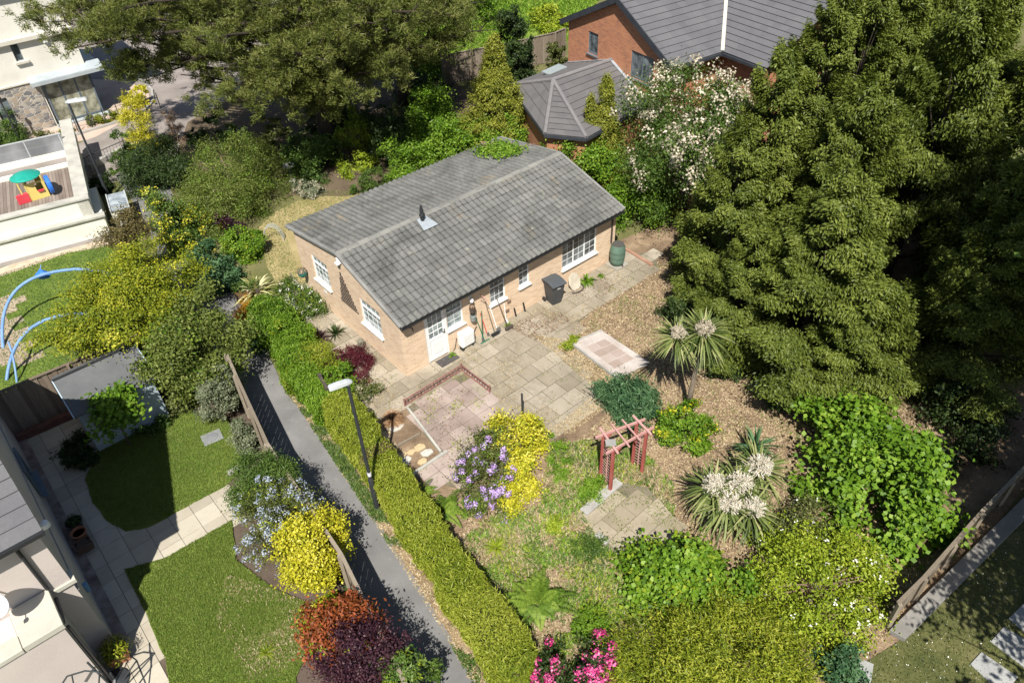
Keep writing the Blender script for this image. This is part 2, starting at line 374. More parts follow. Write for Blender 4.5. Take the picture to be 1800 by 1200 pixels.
def plant(name, label, cat, x, y, rx, ry, h, pal, leaf=.07, asp=.55, n=6000, z0=0, shape='dome', cr=None, per=60, lump=.27, inner=.25, p=1.0,
          up=.5, rand=.8, spray=0, trunk=None, stem=6, part='foliage', flower=None, group=None, tj=.5, extra=None, flat=.75, lean=(0, 0), stemmat=None):
    """one plant: foliage in clumps, stems or a trunk with limbs, blossom on the outer clumps"""
    SEED[0] += 1; rg = np.random.default_rng(SEED[0])
    t = thing(name, label, cat, (x, y, 0), 0, group)
    cr = cr or max(.12, .2*min(rx, ry)); nc = max(8, n//per)
    P, O = crown_clumps(rg, shape, rx*1.07-cr*.25, ry*1.07-cr*.25, z0, h*1.03-cr*.2, nc, lump, inner, p)
    P[:, 2] = np.maximum(P[:, 2], .05)
    C, N, T, L, W, ti = foliage(rg, P, O, cr, per, leaf, leaf*asp, up, rand, flat, tj, spray)
    leaf_obj('crown' if trunk else part, C, N, L, W, ti, LM(pal), t, T, SEED[0])
    if extra:   # a second leaf colour on some of the outer clumps
        ep, frac, size, ea = extra; k = rg.random(len(P)) < frac
        P2 = P[k]+O[k]*cr*.35
        C, N, T, L, W, ti = foliage(rg, P2, O[k], cr*.8, max(6, per//2), size, size*ea, up, rand, flat, tj, spray)
        leaf_obj('young_leaves', C, N, L, W, ti, LM(ep), t, T, SEED[0]+5000)
    if flower:
        fp, cnt, fr, size, fper = flower; top = np.argsort(-(O[:, 2]*.6-O[:, 1]*.5+rg.random(len(P))*.9))[:cnt]
        P2 = P[top]+O[top]*cr*.75
        i = np.repeat(np.arange(len(P2)), fper); d = nrm(rg.normal(size=(len(i), 3))+O[top][i]*.6)
        leaf_obj('blossom', P2[i]+d*fr*rg.uniform(.5, 1, (len(i), 1)), d+rg.normal(size=d.shape)*.35, size, size*.9, rg.random(len(i)), LM(fp, .2), t, None, SEED[0]+9000)
    if trunk: trunk_tree(rg, P, t, h, trunk, 16, mat=stemmat or BARK, lean=lean)
    elif stem: stems(rg, P, t, 'stem', .02+.012*h, stem, stemmat or BARK)
    return t
def spiky(rg, m_, c, n, L, W, zmin=-.5, zmax=1, droop=.35, tb=.5, curve=4, tj=.5):
    """strap leaves radiating from a point, each a bent tapering blade"""
    c = Vector(c)
    for k in range(n):
        a = rg.uniform(0, 2*pi); z = rg.uniform(zmin, zmax); rr = max(.02, 1-z*z)**.5
        d = Vector((cos(a)*rr, sin(a)*rr, z)).normalized(); l = L*rg.uniform(.75, 1.12); s = Vector((-sin(a), cos(a), 0)); pts = []
        for i in range(curve+1):
            t = i/curve; q = c+d*l*t; q.z -= droop*l*t*t*(1-abs(z)*.4); pts.append(q)
        w = [W*.55, W, W*.9, W*.55, .002] if curve == 4 else [W*(.6+.4*min(1, 3*i/curve))*(1-(i/curve)**3) for i in range(curve+1)]
        vs = []; 
        for q, ww in zip(pts, w): vs += [q-s*ww/2, q+s*ww/2]
        m_.add(vs, [(2*i, 2*i+1, 2*i+3, 2*i+2) for i in range(curve)], min(1, max(0, tb+rg.uniform(-tj, tj))))
def inpoly(X, Y, poly):
    ins = np.zeros(len(X), bool); n = len(poly)
    for i in range(n):
        (x1, y1), (x2, y2) = poly[i][:2], poly[(i+1) % n][:2]
        c = ((y1 > Y) != (y2 > Y)) & (X < (x2-x1)*(Y-y1)/((y2-y1) or 1e-9)+x1); ins ^= c
    return ins
KEEP_CLEAR = []
def scatter(rg, poly, n, patch=0, f=1.2, clear=False):
    a = np.array([p[:2] for p in poly]); lo, hi = a.min(0), a.max(0); P = np.zeros((0, 2)); W = [(rg.normal(size=2)*f*2, rg.uniform(0, 6.28)) for _ in range(9)]
    for _ in range(30):
        Q = rg.uniform(lo, hi, (n, 2)); k = inpoly(Q[:, 0], Q[:, 1], poly)
        if clear:
            for pl in KEEP_CLEAR: k &= ~inpoly(Q[:, 0], Q[:, 1], pl)
        if patch:
            s = sum(np.cos(Q@w+ph) for w, ph in W)/3; k &= (s+rg.normal(size=n)*.35) > patch
        P = np.vstack([P, Q[k]])
        if len(P) >= n: break
    return P[:n]
def blades(name, poly, n, L, W, pal, kind="stuff", z=.01, patch=0, lean=.5, seed=1, f=1.2, flat=False, trans=.28, tj=1.0, clear=False):
    rg = np.random.default_rng(seed); P = scatter(rg, poly, n, patch, f, clear); n = len(P); a = rg.uniform(0, 2*pi, n)
    sc = rg.uniform(.6, 1.3, n)
    if flat:
        N = nrm(np.stack([rg.normal(size=n)*.35, rg.normal(size=n)*.35, np.ones(n)], -1)); T = np.stack([np.cos(a), np.sin(a), 0*a], -1); zz = z+rg.random(n)*.02
    else:
        T = nrm(np.stack([np.cos(a)*lean, np.sin(a)*lean, np.ones(n)], -1)); N = np.stack([np.cos(a), np.sin(a), -lean+0*a], -1); zz = z+L*sc*.4
    o = leaf_obj(name, np.column_stack([P, zz]), N, L*sc, W*sc, .5+(rg.random(n)-.5)*tj, LM(pal, trans), None, T, seed)
    o["kind"] = kind; return o

# ---------------------------------------------------------------- windows, roofs, paving
GLASS = glass_mat("window_glass", (.035, .045, .05), (.20, .23, .25))
NET = glass_mat("net_curtain_glass", (.13, .17, .18), (.33, .385, .39), 4)
BLIND = glass_mat("curtained_glass", (.14, .14, .10), (.36, .36, .28), 2)
def window(parent, axis, c, u0, u1, z0, z1, lights=1, cols=2, rows=4, transom=.3, mat=WHITE, glass=GLASS, fw=.046, sill=True, name='window', label=None, sgn=1, bars=True):
    """frame mesh with pane and sill children; plane axis=c, inward is +axis (sgn 1)"""
    def B(m, ua, ub, da, db, za, zb):
        if axis == 'y': m.box(ua, ub, *sorted((c+da*sgn, c+db*sgn)), za, zb)
        else: m.box(*sorted((c+da*sgn, c+db*sgn)), ua, ub, za, zb)
    m = MB(); d0, d1 = .035, .095
    B(m, u0, u1, d0, d1, z1-fw, z1); B(m, u0, u1, d0, d1, z0, z0+fw); B(m, u0, u0+fw, d0, d1, z0+fw, z1-fw); B(m, u1-fw, u1, d0, d1, z0+fw, z1-fw)
    lw = (u1-u0-fw)/lights
    for i in range(lights):
        a = u0+fw+i*lw; b = a+lw-fw
        if i: B(m, a-fw, a, d0, d1, z0+fw, z1-fw)
        zt = z1-fw
        if transom: zt = z1-fw-transom; B(m, a, b, d0-.005, d1, zt-fw*.7, zt+fw*.3)
        if bars:
            for k in range(1, cols): x = a+(b-a)*k/cols; B(m, x-.006, x+.006, d0+.02, d1-.01, z0+fw, z1-fw)
            for k in range(1, rows): z = z0+fw+(zt-z0-fw)*k/rows; B(m, a, b, d0+.022, d1-.012, z-.006, z+.006)
    o = m.build(name, mat, parent, .006)
    if label: o["label"] = label
    g = MB(); B(g, u0+fw*.5, u1-fw*.5, d0+.03, d0+.05, z0+fw*.5, z1-fw*.5); g.build('pane', glass, o)
    if sill:
        s = MB(); B(s, u0-.05, u1+.05, -.09, d0+.03, z0-.06, z0-.002); s.build('sill', mat, o, .01)
    return o
def tiled(P0, U, V, nu_len, nv_len, gauge, roll, amp, lip, rg, cover=None):
    """tiled slope: P0 eave corner, U unit along the eave, V unit up the slope; courses overlap with a lip, rolls run up the slope"""
    U, V = np.array(U, float), np.array(V, float); N = np.cross(U, V); m = MB()
    nc = max(1, round(nv_len/gauge)); g = nv_len/nc; nr = max(1, round(nu_len/roll)); sub = 6 if amp else 1
    us = np.linspace(0, nu_len, nr*sub+1); w = (.5-.5*np.cos(np.arange(nr*sub+1)/sub*2*pi))*amp if amp else np.zeros(len(us))
    for j in range(nc):
        jit = rg.normal(size=nr+1)*.003; jz = np.repeat(jit, sub)[:len(us)]
        lo = [P0+U*u+V*(j*g-.02)+N*(lip+ww+q) for u, ww, q in zip(us, w, jz)]; hi = [P0+U*u+V*((j+1)*g+.015)+N*(ww*.9+q+.003) for u, ww, q in zip(us, w, jz)]
        dn = [P0+U*u+V*(j*g-.02)-N*.01 for u in us]; o = len(m.v); n = len(us)
        tt = rg.random(nr)
        m.v += [tuple(map(float, x)) for x in lo+hi+dn]
        for i in range(n-1):
            m.f.append((o+i, o+i+1, o+n+i+1, o+n+i)); m.t.append(float(tt[min(i//sub, nr-1)//2*2 % nr])*.45+.28)
            m.f.append((o+2*n+i, o+2*n+i+1, o+i+1, o+i)); m.t.append(0.15)
    return m
def slabs(name, poly, origin, ang, sx, sy, z, mat, label_kind="structure", gap=.012, seed=0, bond=.5, th=.05, miss=0, jit=.004, tilt=.008, keep=3):
    """paving laid slab by slab, clipped to an outline"""
    rg = np.random.default_rng(seed); ca, sa = cos(ang), sin(ang); a = np.array([p[:2] for p in poly])-np.array(origin[:2])
    L = np.stack([a[:, 0]*ca+a[:, 1]*sa, -a[:, 0]*sa+a[:, 1]*ca], -1); lo, hi = L.min(0), L.max(0); m = MB()
    for j in range(int(lo[1]/sy)-1, int(hi[1]/sy)+2):
        off = (j % 2)*bond*sx
        for i in range(int(lo[0]/sx)-2, int(hi[0]/sx)+2):
            x0, y0 = i*sx+off, j*sy
            c = np.array([[x0+sx*u, y0+sy*v] for u, v in ((.5, .5), (.1, .1), (.9, .1), (.9, .9), (.1, .9))])
            k = inpoly(c[:, 0], c[:, 1], L)
            if k.sum() < keep or rg.random() < miss: continue
            e = gap/2; dz = rg.normal()*jit; g = rg.uniform(-e*.3, e*.3, 4)
            q = [(x0+e+g[0], y0+e), (x0+sx-e, y0+e+g[1]), (x0+sx-e+g[2], y0+sy-e), (x0+e, y0+sy-e+g[3])]
            tz = rg.normal(size=4)*tilt*.4
            w = [(origin[0]+u*ca-v*sa, origin[1]+u*sa+v*ca) for u, v in q]; t = float(rg.random())
            m.add([(*p, z-th) for p in w]+[(*p, z+dz+d) for p, d in zip(w, tz)], [(4, 5, 6, 7), (0, 1, 5, 4), (1, 2, 6, 5), (2, 3, 7, 6), (3, 0, 4, 7)], t)
    o = m.build(name, mat); o["kind"] = label_kind; return o

# ================================================================= THE SETTING
A_ = Vector((.7706, .6373)); B_ = Vector((-.6373, .7706))   # the bungalow's two axes on the plan
GROUND = M("ground_earth", [(.05, .06, .02), (.10, .11, .035), (.15, .14, .06), (.20, .18, .09)], .5, 14, .95, .5, .03)
sheet("ground", [(-260, -60), (260, -60), (260, 420), (-260, 420)], 0, GROUND)
FIELD = M("field_grass", [(.08, .13, .02), (.15, .21, .03), (.21, .27, .045), (.28, .30, .08)], .45, 9, .95, .5, .04)
sheet("meadow", [(-12.97, 71.54), (10.81, 67.74), (4.60, 50.52), (2.85, 46.63), (-4.05, 43.76), (-9.27, 53.40)], .006, FIELD)
MULCH = M("bark_mulch", [(.085, .06, .04), (.20, .14, .09), (.31, .225, .145), (.44, .335, .225)], .9, 26, .95, 1.0, .04, lo=.34, hi=.66)
stain(MULCH, [(.35, .5, .68, (.14, .095, .06), .85), (1.7, .54, .68, (.10, .068, .045), .7), (1.1, .60, .75, (.48, .40, .29), .5)])
sheet("garden_soil", [(-6.1, 15.3), (-2.9, 10.9), (-.3, 7.1), (.2, 4), (6.5, 4), (9.2, 8.7), (16, 14.6), (19, 26), (9, 29), (4.0, 25.9), (-3.4, 19.6), (-6.5, 18.4)], .004, MULCH)
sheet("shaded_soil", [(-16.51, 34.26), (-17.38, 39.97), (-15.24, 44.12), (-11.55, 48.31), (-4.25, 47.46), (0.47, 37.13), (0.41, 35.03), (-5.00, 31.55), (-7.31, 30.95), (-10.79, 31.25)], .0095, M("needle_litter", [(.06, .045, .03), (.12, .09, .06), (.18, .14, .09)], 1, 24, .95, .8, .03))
DRY = M("dry_grass", [(.15, .14, .05), (.26, .215, .095), (.36, .29, .15), (.46, .38, .22)], .8, 18, .95, .5, .03)
sheet("rear_lawn", [(-10.83, 28.53), (-10.46, 29.69), (-8.74, 31.60), (-6.70, 32.36), (-4.96, 31.01), (-7.05, 27.32), (-7.68, 23.35), (-8.49, 23.05), (-9.77, 25.41)], .006, DRY)
TARMAC = M("tarmac", [(.115, .113, .113), (.155, .153, .153), (.19, .188, .187), (.24, .238, .235)], .8, 90, .92, .35, .01)
stain(TARMAC, [(.5, .52, .72, (.12, .12, .122), .6), (3.2, .60, .74, (.29, .28, .26), .45), (11, .64, .74, (.09, .09, .09), .5)])
PATHL = [(-1.3, 5.0), (-3.55, 9.25), (-4.27, 10.5), (-6.82, 14.15), (-8.4, 17.0), (-11.2, 21.4), (-14.2, 26.0), (-17.3, 31.3), (-19.3, 34.2)]
PATHR = [(-16.4, 33.5), (-14.9, 30.2), (-12.4, 26.3), (-9.6, 22.0), (-7.6, 18.2), (-6.02, 15.95), (-3.95, 12.75), (-1.85, 9.4), (-.2, 6.4), (.4, 5.0)]
sheet("path", PATHL+PATHR, .012, TARMAC, edge=.035, seed=3)
DRIVE = M("driveway_blocks", [(.15, .13, .12), (.21, .185, .17), (.265, .235, .22), (.33, .30, .285)], .6, 30, .9, .4, .01)
sheet("driveway", [(-25.91, 33.93), (-24.08, 36.05), (-21.88, 38.62), (-21.13, 40.34), (-20.26, 42.17), (-21.14, 44.76), (-23.32, 46.78), (-26.66, 47.16), (-34.27, 56.57), (-44.69, 76.61), (-12.46, 71.46), (-12.65, 46.51), (-14.11, 38.21), (-16.37, 36.61), (-18.11, 34.41), (-19.32, 32.79), (-22.34, 32.23)], .008, DRIVE)
KERBM = M("kerb_concrete", [(.24, .23, .215), (.34, .33, .31), (.43, .42, .395)], 2, 40, .9, .2, .01)
m = MB(); K = [(-25.43, 36.43), (-23.39, 38.56), (-21.16, 40.42), (-20.33, 41.71), (-20.27, 42.98), (-20.93, 44.73), (-22.72, 47.09)]
for i in range(len(K)-1): m.beam((*K[i], .05), (*K[i+1], .05), .14, .16)
tag(m.build("driveway_kerb", KERBM, None, .01), None, None, None, "structure")
TERR = M("terrace_paving", [(.36, .27, .22), (.46, .36, .30), (.54, .44, .37)], 1, 30, .9, .3, .01)
sheet("house_terrace", [(-26.88, 35.81), (-23.12, 37.92), (-21.24, 38.56), (-20.62, 40.07), (-20.21, 42.01), (-20.99, 44.31), (-23.49, 47.74), (-28.52, 53.51), (-28.84, 46.48), (-30.97, 42.49)], .005, TERR)

# left garden: soil, paving, lawns
SOIL = M("dark_soil", [(.05, .036, .028), (.10, .075, .058), (.15, .115, .09)], 1.5, 30, .95, .7, .03)
LG = [(-16.2, 17.2), (-9.2, 8.4), (-7.2, 4.6), (-1.9, 4.6), (-3.6, 9.25), (-4.3, 10.5), (-6.85, 14.15), (-8.45, 17.0), (-11.0, 20.2), (-12.4, 19.4)]
sheet("border_soil", LG, .003, SOIL)
SLABM = M("cream_paving", [(.27, .245, .195), (.37, .335, .27), (.44, .405, .33), (.50, .465, .39)], .9, 35, .9, .3, .01, tint=True)
slabs("garden_path", [(-15.80, 16.73), (-14.21, 17.69), (-12.80, 16.43), (-11.41, 13.42), (-10.51, 12.70), (-9.42, 13.52), (-8.46, 14.32), (-7.87, 13.14), (-9.50, 11.75), (-10.43, 11.49), (-9.34, 10.03), (-8.16, 8.01), (-9.61, 8.08), (-9.92, 9.49), (-11.80, 11.97), (-13.59, 14.35)], (-9.95, 9.49), .6905, .6, .6, .03, SLABM, seed=4, bond=0, keep=1)
GRAV = M("gravel", [(.10, .075, .065), (.22, .17, .15), (.36, .29, .26), (.48, .42, .38)], 3, 60, .95, 1, .03)
o2 = Vector((-9.95, 9.49)); P2 = lambda a, b: tuple(o2+A_*a+B_*b)
sheet("gravel_strip", [P2(0, -.1), P2(.27, -.1), P2(.27, 8.9), P2(0, 8.9)], .055, GRAV)
LAWN = M("lawn_turf", [(.055, .095, .014), (.095, .15, .02), (.15, .20, .035), (.24, .245, .085)], .55, 10, .95, .4, .03, lo=.32, hi=.72)
stain(LAWN, [(.5, .54, .74, (.20, .185, .07), .6), (1.6, .58, .72, (.05, .09, .015), .6)])
stain(SLABM, [(.9, .52, .74, (.27, .23, .17), .5), (5, .62, .75, (.18, .16, .11), .5)])
LA = [(-12.93, 17.06), (-11.81, 17.29), (-10.73, 17.38), (-9.18, 16.96), (-8.28, 15.36), (-8.23, 14.59), (-8.52, 14.16), (-9.41, 13.48), (-10.29, 12.82), (-10.89, 12.74), (-11.52, 13.08), (-12.19, 13.76), (-12.78, 14.62)]
LB = [(-10.49, 11.50), (-9.51, 11.79), (-8.01, 12.95), (-7.57, 11.66), (-6.40, 10.76), (-5.44, 10.31), (-5.08, 9.24), (-5.37, 8.42), (-5.11, 7.76), (-8.05, 7.88), (-8.57, 8.97), (-9.45, 10.19)]
sheet("upper_lawn", LA, .05, LAWN, edge=.025, seed=5, th=.06); sheet("lower_lawn", LB, .05, LAWN, edge=.025, seed=6, th=.06)
blades("grass", LA, 42000, .06, .014, 'lawn', z=.05, seed=11, lean=.8, tj=.7)
blades("grass", LB, 52000, .06, .014, 'lawn', z=.05, seed=12, lean=.8, tj=.7)
blades("dry_grass", LB, 1800, .07, .013, 'weed', z=.05, seed=13, lean=1.0, patch=.45, f=.5)
blades("dry_grass", [(-7.69, 11.23), (-5.37, 10.31), (-5.08, 9.24), (-5.37, 8.42), (-6.41, 8.33), (-7.64, 9.95)], 2500, .07, .014, 'straw', z=.05, seed=313, lean=1.2, patch=-.1, f=.8)
blades("dry_grass", LA, 1000, .07, .013, 'weed', z=.05, seed=14, lean=1.0, patch=.5, f=.9)
# play garden lawn, boards and gravel
PG = [(-21.42, 24.32), (-20.75, 25.70), (-18.81, 27.14), (-17.08, 27.66), (-14.74, 25.78), (-13.74, 21.05), (-17.14, 18.34), (-18.41, 17.89)]
sheet("play_lawn", PG, .006, LAWN); blades("grass", PG, 26000, .07, .018, 'mid', seed=15, lean=.9, tj=.6)
sheet("gravel_margin", [(-21.94, 25.32), (-20.98, 26.17), (-18.86, 27.71), (-17.24, 28.39), (-16.71, 27.63), (-18.56, 27.12), (-20.67, 25.54), (-21.67, 24.79)], .012, M("pale_gravel", [(.34, .26, .18), (.50, .41, .31), (.62, .54, .44)], 3, 50, .95, .8, .03))
BOARDM = M("sandy_paving", [(.30, .23, .17), (.40, .32, .24), (.48, .40, .31)], 1.2, 30, .9, .2, .01, tint=True)
slabs("sandy_path", [(-20.13, 24.80), (-19.61, 24.38), (-16.92, 20.33), (-17.37, 19.62), (-18.21, 20.11), (-19.97, 22.79)], (-18.5, 20), .6905, .9, .45, .02, BOARDM, seed=8)

# bungalow garden paving
PAVE = M("buff_paving", [(.17, .145, .105), (.265, .23, .175), (.33, .29, .23), (.44, .395, .325)], .8, 30, .9, .35, .012, tint=True, lo=.34, hi=.66)
PINKP = M("pink_paving", [(.20, .15, .13), (.30, .235, .205), (.38, .31, .275), (.47, .40, .36)], .8, 30, .9, .35, .012, tint=True, lo=.34, hi=.66)
stain(PAVE, [(.55, .48, .66, (.15, .125, .09), .6), (2.6, .56, .70, (.13, .115, .07), .6), (7, .60, .72, (.45, .41, .34), .5)])
stain(PINKP, [(.6, .48, .66, (.17, .135, .115), .6), (2.4, .58, .72, (.15, .125, .09), .6)])
JOINT = M("moss_joint", [(.10, .09, .055), (.165, .145, .10), (.22, .195, .145)], 2, 40, .95, .5, .02)
PA = [(-8.75, 25.02), (-7.76, 23.21), (-3.56, 18.52), (0.03, 21.26), (4.07, 24.38), (4.66, 25.05), (5.96, 25.45), (5.85, 24.25), (4.63, 23.01), (2.96, 21.62), (2.26, 20.78), (1.20, 20.06), (1.64, 19.37), (2.23, 18.81), (2.98, 17.39), (2.03, 16.30), (1.38, 15.93), (0.66, 15.59), (-0.02, 16.30), (-0.78, 17.62), (-1.73, 18.72), (-3.53, 17.21), (-3.86, 16.40), (-4.33, 15.83), (-5.00, 16.71), (-5.18, 17.23), (-4.40, 17.84), (-4.74, 18.68), (-5.75, 19.76), (-7.02, 21.41), (-8.71, 23.60)]
sheet("patio_bed", PA, .008, JOINT)
slabs("patio", PA, (-3.566, 18.541), .6905, .62, .6, .032, PAVE, seed=21, bond=.5, gap=.024, jit=.005, keep=2)
PB = [(-3.45, 17.15), (-1.73, 18.60), (-0.78, 17.56), (-0.02, 16.35), (-0.40, 15.14), (-0.99, 14.30), (-1.81, 13.76), (-3.13, 14.29), (-2.31, 15.09), (-2.90, 15.98)]
sheet("terrace_bed", PB, .0085, JOINT)
slabs("lower_terrace", PB, (-3.566, 18.541), .6905, .55, .5, .03, PINKP, seed=22, bond=0, gap=.018)
PC = [(1.75, 12.64), (2.95, 13.71), (3.67, 13.50), (4.28, 12.32), (3.63, 10.85), (2.85, 11.06), (2.18, 11.57)]
sheet("corner_bed", PC, .0085, JOINT)
slabs("corner_paving", PC, (3.2, 12.5), .72, .75, .6, .035, M("sand_paving", [(.22, .185, .13), (.31, .265, .195), (.39, .34, .26)], .8, 30, .9, .3, .01, tint=True), seed=23, bond=.4, gap=.02)
KEEP_CLEAR += [PA, PB, PC]
blades("leaf_litter", [(-2.3, 11), (.4, 7.6), (6, 7.6), (9, 9), (12, 14), (13, 19), (9, 24), (4.6, 25), (2.2, 21.5), (1.5, 17.5), (3, 16.5), (.5, 14), (-1.2, 13)], 80000, .075, .03, 'straw', flat=True, seed=24, z=.012, trans=0, clear=True)
blades("bark_chips", [(-2.3, 11), (.4, 7.6), (6, 7.6), (9, 9), (12, 14), (13, 19), (9, 24), (4.6, 25), (2.2, 21.5), (1.5, 17.5), (3, 16.5), (.5, 14), (-1.2, 13)], 30000, .08, .04, 'brown', flat=True, seed=240, z=.012, trans=0, clear=True)
WZ = [(-2.3, 11.2), (.2, 7.8), (4, 8.2), (4.2, 12), (4.4, 13.6), (3.4, 15.5), (1, 15.2), (.6, 13), (-1, 12.6)]
for k, (pal, n, l_, w_, pt, f_) in enumerate((('bright', 9000, .17, .03, .25, 1.6), ('lime', 7000, .15, .024, .2, 2.2), ('weed', 12000, .13, .018, -.3, 2.6), ('mid', 5000, .13, .04, .45, 2.0))):
    blades("weeds", WZ, n, l_, w_, pal, z=0, patch=pt, lean=1.1, seed=400+k, f=f_, clear=True)
blades("dry_stalks", WZ, 9000, .16, .014, 'straw', z=.0, lean=2.2, seed=124, clear=True)
blades("weeds", [(1.5, 17.5), (4.6, 15), (9, 15), (10, 20), (6, 24.5), (4.5, 24.5), (2.6, 20.5)], 4000, .10, .02, 'weed', z=.0, patch=.35, lean=1.3, seed=26, f=2.2)
blades("weeds", PA, 900, .07, .02, 'weed', z=.02, patch=.55, lean=1.0, seed=27, f=3)
blades("weeds", PB, 700, .08, .02, 'lime', z=.02, patch=.75, lean=1.0, seed=28, f=1.8)
blades("leaf_litter", PA, 2600, .06, .022, 'straw', flat=True, seed=271, z=.04, trans=0, patch=.3, f=.8)
stain(MC['sand_paving'], [(.9, .5, .68, (.16, .14, .09), .6), (4, .58, .72, (.13, .12, .06), .6)])
blades("weeds", PC, 900, .08, .02, 'weed', z=.02, patch=.3, lean=1.0, seed=281, f=2)
blades("leaf_litter", PB, 900, .06, .022, 'brown', flat=True, seed=272, z=.04, trans=0, patch=.3, f=.8)
blades("leaf_litter", [(0.71, 20.41), (2.35, 19.99), (3.51, 17.35), (1.80, 15.71), (0.38, 15.33), (1.49, 16.21), (2.69, 17.40), (1.62, 19.14)], 4500, .07, .026, 'straw', flat=True, seed=273, z=.03, trans=0)
blades("leaf_litter", [(-.1, 20.9), (3.6, 23.9), (4.3, 23.2), (.9, 20.0)], 1500, .06, .024, 'brown', flat=True, seed=274, z=.04, trans=0, patch=.2, f=1)
VG = [(-7.7, 18.4), (-6.15, 16.0), (-4.05, 12.75), (-1.95, 9.35), (-.1, 6.0), (.25, 6.0), (-1.6, 9.5), (-3.75, 12.9), (-5.8, 16.2), (-7.4, 18.6)]
blades("verge_grass", VG, 9000, .12, .024, 'mid', z=.0, patch=-.1, lean=1.1, seed=29, f=1.6)
blades("verge_litter", VG, 3500, .08, .03, 'straw', z=.012, flat=True, seed=30, trans=0)
blades("verge_grass", [(-3.75, 9.1), (-4.4, 10.4), (-6.95, 14.1), (-6.75, 14.2), (-4.15, 10.55), (-3.45, 9.2)], 1500, .1, .022, 'mid', seed=31, lean=1.1, patch=0)
blades("dry_grass", [(-10.83, 28.53), (-10.46, 29.69), (-8.74, 31.60), (-6.99, 31.45), (-6.49, 30.62), (-9.60, 27.97), (-7.68, 23.35), (-8.49, 23.05), (-9.77, 25.41)], 6000, .07, .018, 'weed', z=.0, lean=1.2, seed=32)
blades("meadow_grass", [(-12.97, 71.54), (10.81, 67.74), (4.60, 50.52), (2.85, 46.63), (-4.05, 43.76), (-9.27, 53.40)], 42000, .24, .08, 'bright', z=.0, lean=1.5, seed=33, patch=-.6, f=.5, tj=.9)
# garden beyond the right fence
KW = [(8.62, 8.88), (8.90, 8.64), (14.24, 12.37), (14.67, 13.13)]
LR = [(8.93, 8.73), (14.29, 12.46), (14.94, 10.30), (12.39, 6.31), (6.21, 6.56), (7.17, 7.88)]
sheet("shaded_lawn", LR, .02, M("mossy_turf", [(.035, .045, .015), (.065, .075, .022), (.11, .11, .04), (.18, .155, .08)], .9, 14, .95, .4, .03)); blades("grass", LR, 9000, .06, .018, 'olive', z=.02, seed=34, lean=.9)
blades("fallen_petals", LR, 500, .03, .025, 'white', z=.035, flat=True, seed=35, trans=0)
m = MB(); m.prism([(p[0], p[1]) for p in KW], 0, .17); tag(m.build("garden_kerb", M("old_concrete", [(.13, .125, .115), (.22, .21, .195), (.31, .30, .28)], 1.5, 35, .9, .3, .01), None, .015), None, None, None, "structure")

# ================================================================= THE BUNGALOW
BR = brick_mat("buff_brick", (.68, .49, .325), (.50, .32, .19), (.64, .57, .47), patch=(.74, .58, .43))
bung = thing("bungalow", "buff brick bungalow with a grey tiled roof and white framed windows", "bungalow", (-3.566, 18.541), .6905)
BL, BW, RT, RZ = 10.07, 6.62, 3.23, 3.39
sf, sr = 1.04/(3.23+.317), .57/(BW+.317-3.23)
zf = lambda y: RZ-.05-(RT-y)*sf if y < RT else RZ-.05-(y-RT)*sr
hs = [(.93, 1.82, 0, 2.08), (1.80, 2.52, .98, 2.0), (3.72, 4.42, 1.05, 2.02), (5.06, 5.56, 1.12, 2.02), (7.2, 9.02, .85, 2.0)]
hs[1] = (1.825, 2.52, .98, 2.0)
hg = [(1.17, 2.40, .98, 2.06), (4.44, 5.56, 1.22, 2.3)]
m = MB(); m.wall('y', 0, 0, BL, 0, zf(0), hs)
m.wall('x', 0, 0, BW, 0, 2.36, hg)
gt = [(0, 2.36), (BW, 2.36), (BW, zf(BW)), (RT, zf(RT)), (0, zf(0))]
m.poly([(0, y, z) for y, z in gt][::-1]); m.poly([(BL, y, z) for y, z in [(0, 0), (BW, 0), (BW, zf(BW)), (RT, zf(RT)), (0, zf(0))]])
m.poly([(0, BW, 0), (BL, BW, 0), (BL, BW, zf(BW)), (0, BW, zf(BW))][::-1])
m.build("wall", BR, bung)
m = MB(); m.box(.02, BL-.02, .12, .3, .02, 2.3); m.box(.12, .3, .32, BW-.1, .02, 2.3); m.build("inner_wall", M("dim_interior", [(.05, .045, .04), (.09, .08, .07)], 1, 5, .9, 0), bung)
TILE = M("concrete_tiles", [(.065, .067, .065), (.12, .121, .115), (.175, .176, .166), (.255, .25, .23)], .55, 16, .9, .5, .015, tint=True, lo=.28, hi=.72)
stain(BR, [(.8, .58, .8, (.50, .40, .30), .5)])
# lichen and rust tones kept as patches of their own
nt = TILE.node_tree; b_ = nt.nodes["Principled BSDF"]; src_ = b_.inputs["Base Color"].links[0].from_socket; v_ = coords(nt, (1, 1, 1))
c_ = mixc(nt, contrast(nt, noise(nt, v_, .75, 8, .7), .60, .78), src_, (.30, .215, .12))
c_ = mixc(nt, math_node(nt, 'MULTIPLY', contrast(nt, noise(nt, v_, .55, 9, .75, .6), .47, .66), .75), c_, (.06, .062, .058)); c_ = mixc(nt, contrast(nt, noise(nt, v_, 2.6, 9, .75, .5), .60, .72), c_, (.045, .047, .045))
c_ = mixc(nt, contrast(nt, noise(nt, v_, 2.2, 9, .75, .3), .61, .72), c_, (.29, .29, .22)); nt.links.new(c_, b_.inputs["Base Color"])
rg = np.random.default_rng(5); thf, thr = atan2(1.04, 3.547), atan2(.57, 3.707); og = .10
roofm = thing("roof", None, None); roofm.parent = bung
m = tiled(np.array([-og, -.317, 2.36]), (1, 0, 0), (0, cos(thf), sin(thf)), BL+2*og, 3.547/cos(thf), .335, .225, .052, .034, rg); m.build("front_slope", TILE, roofm)
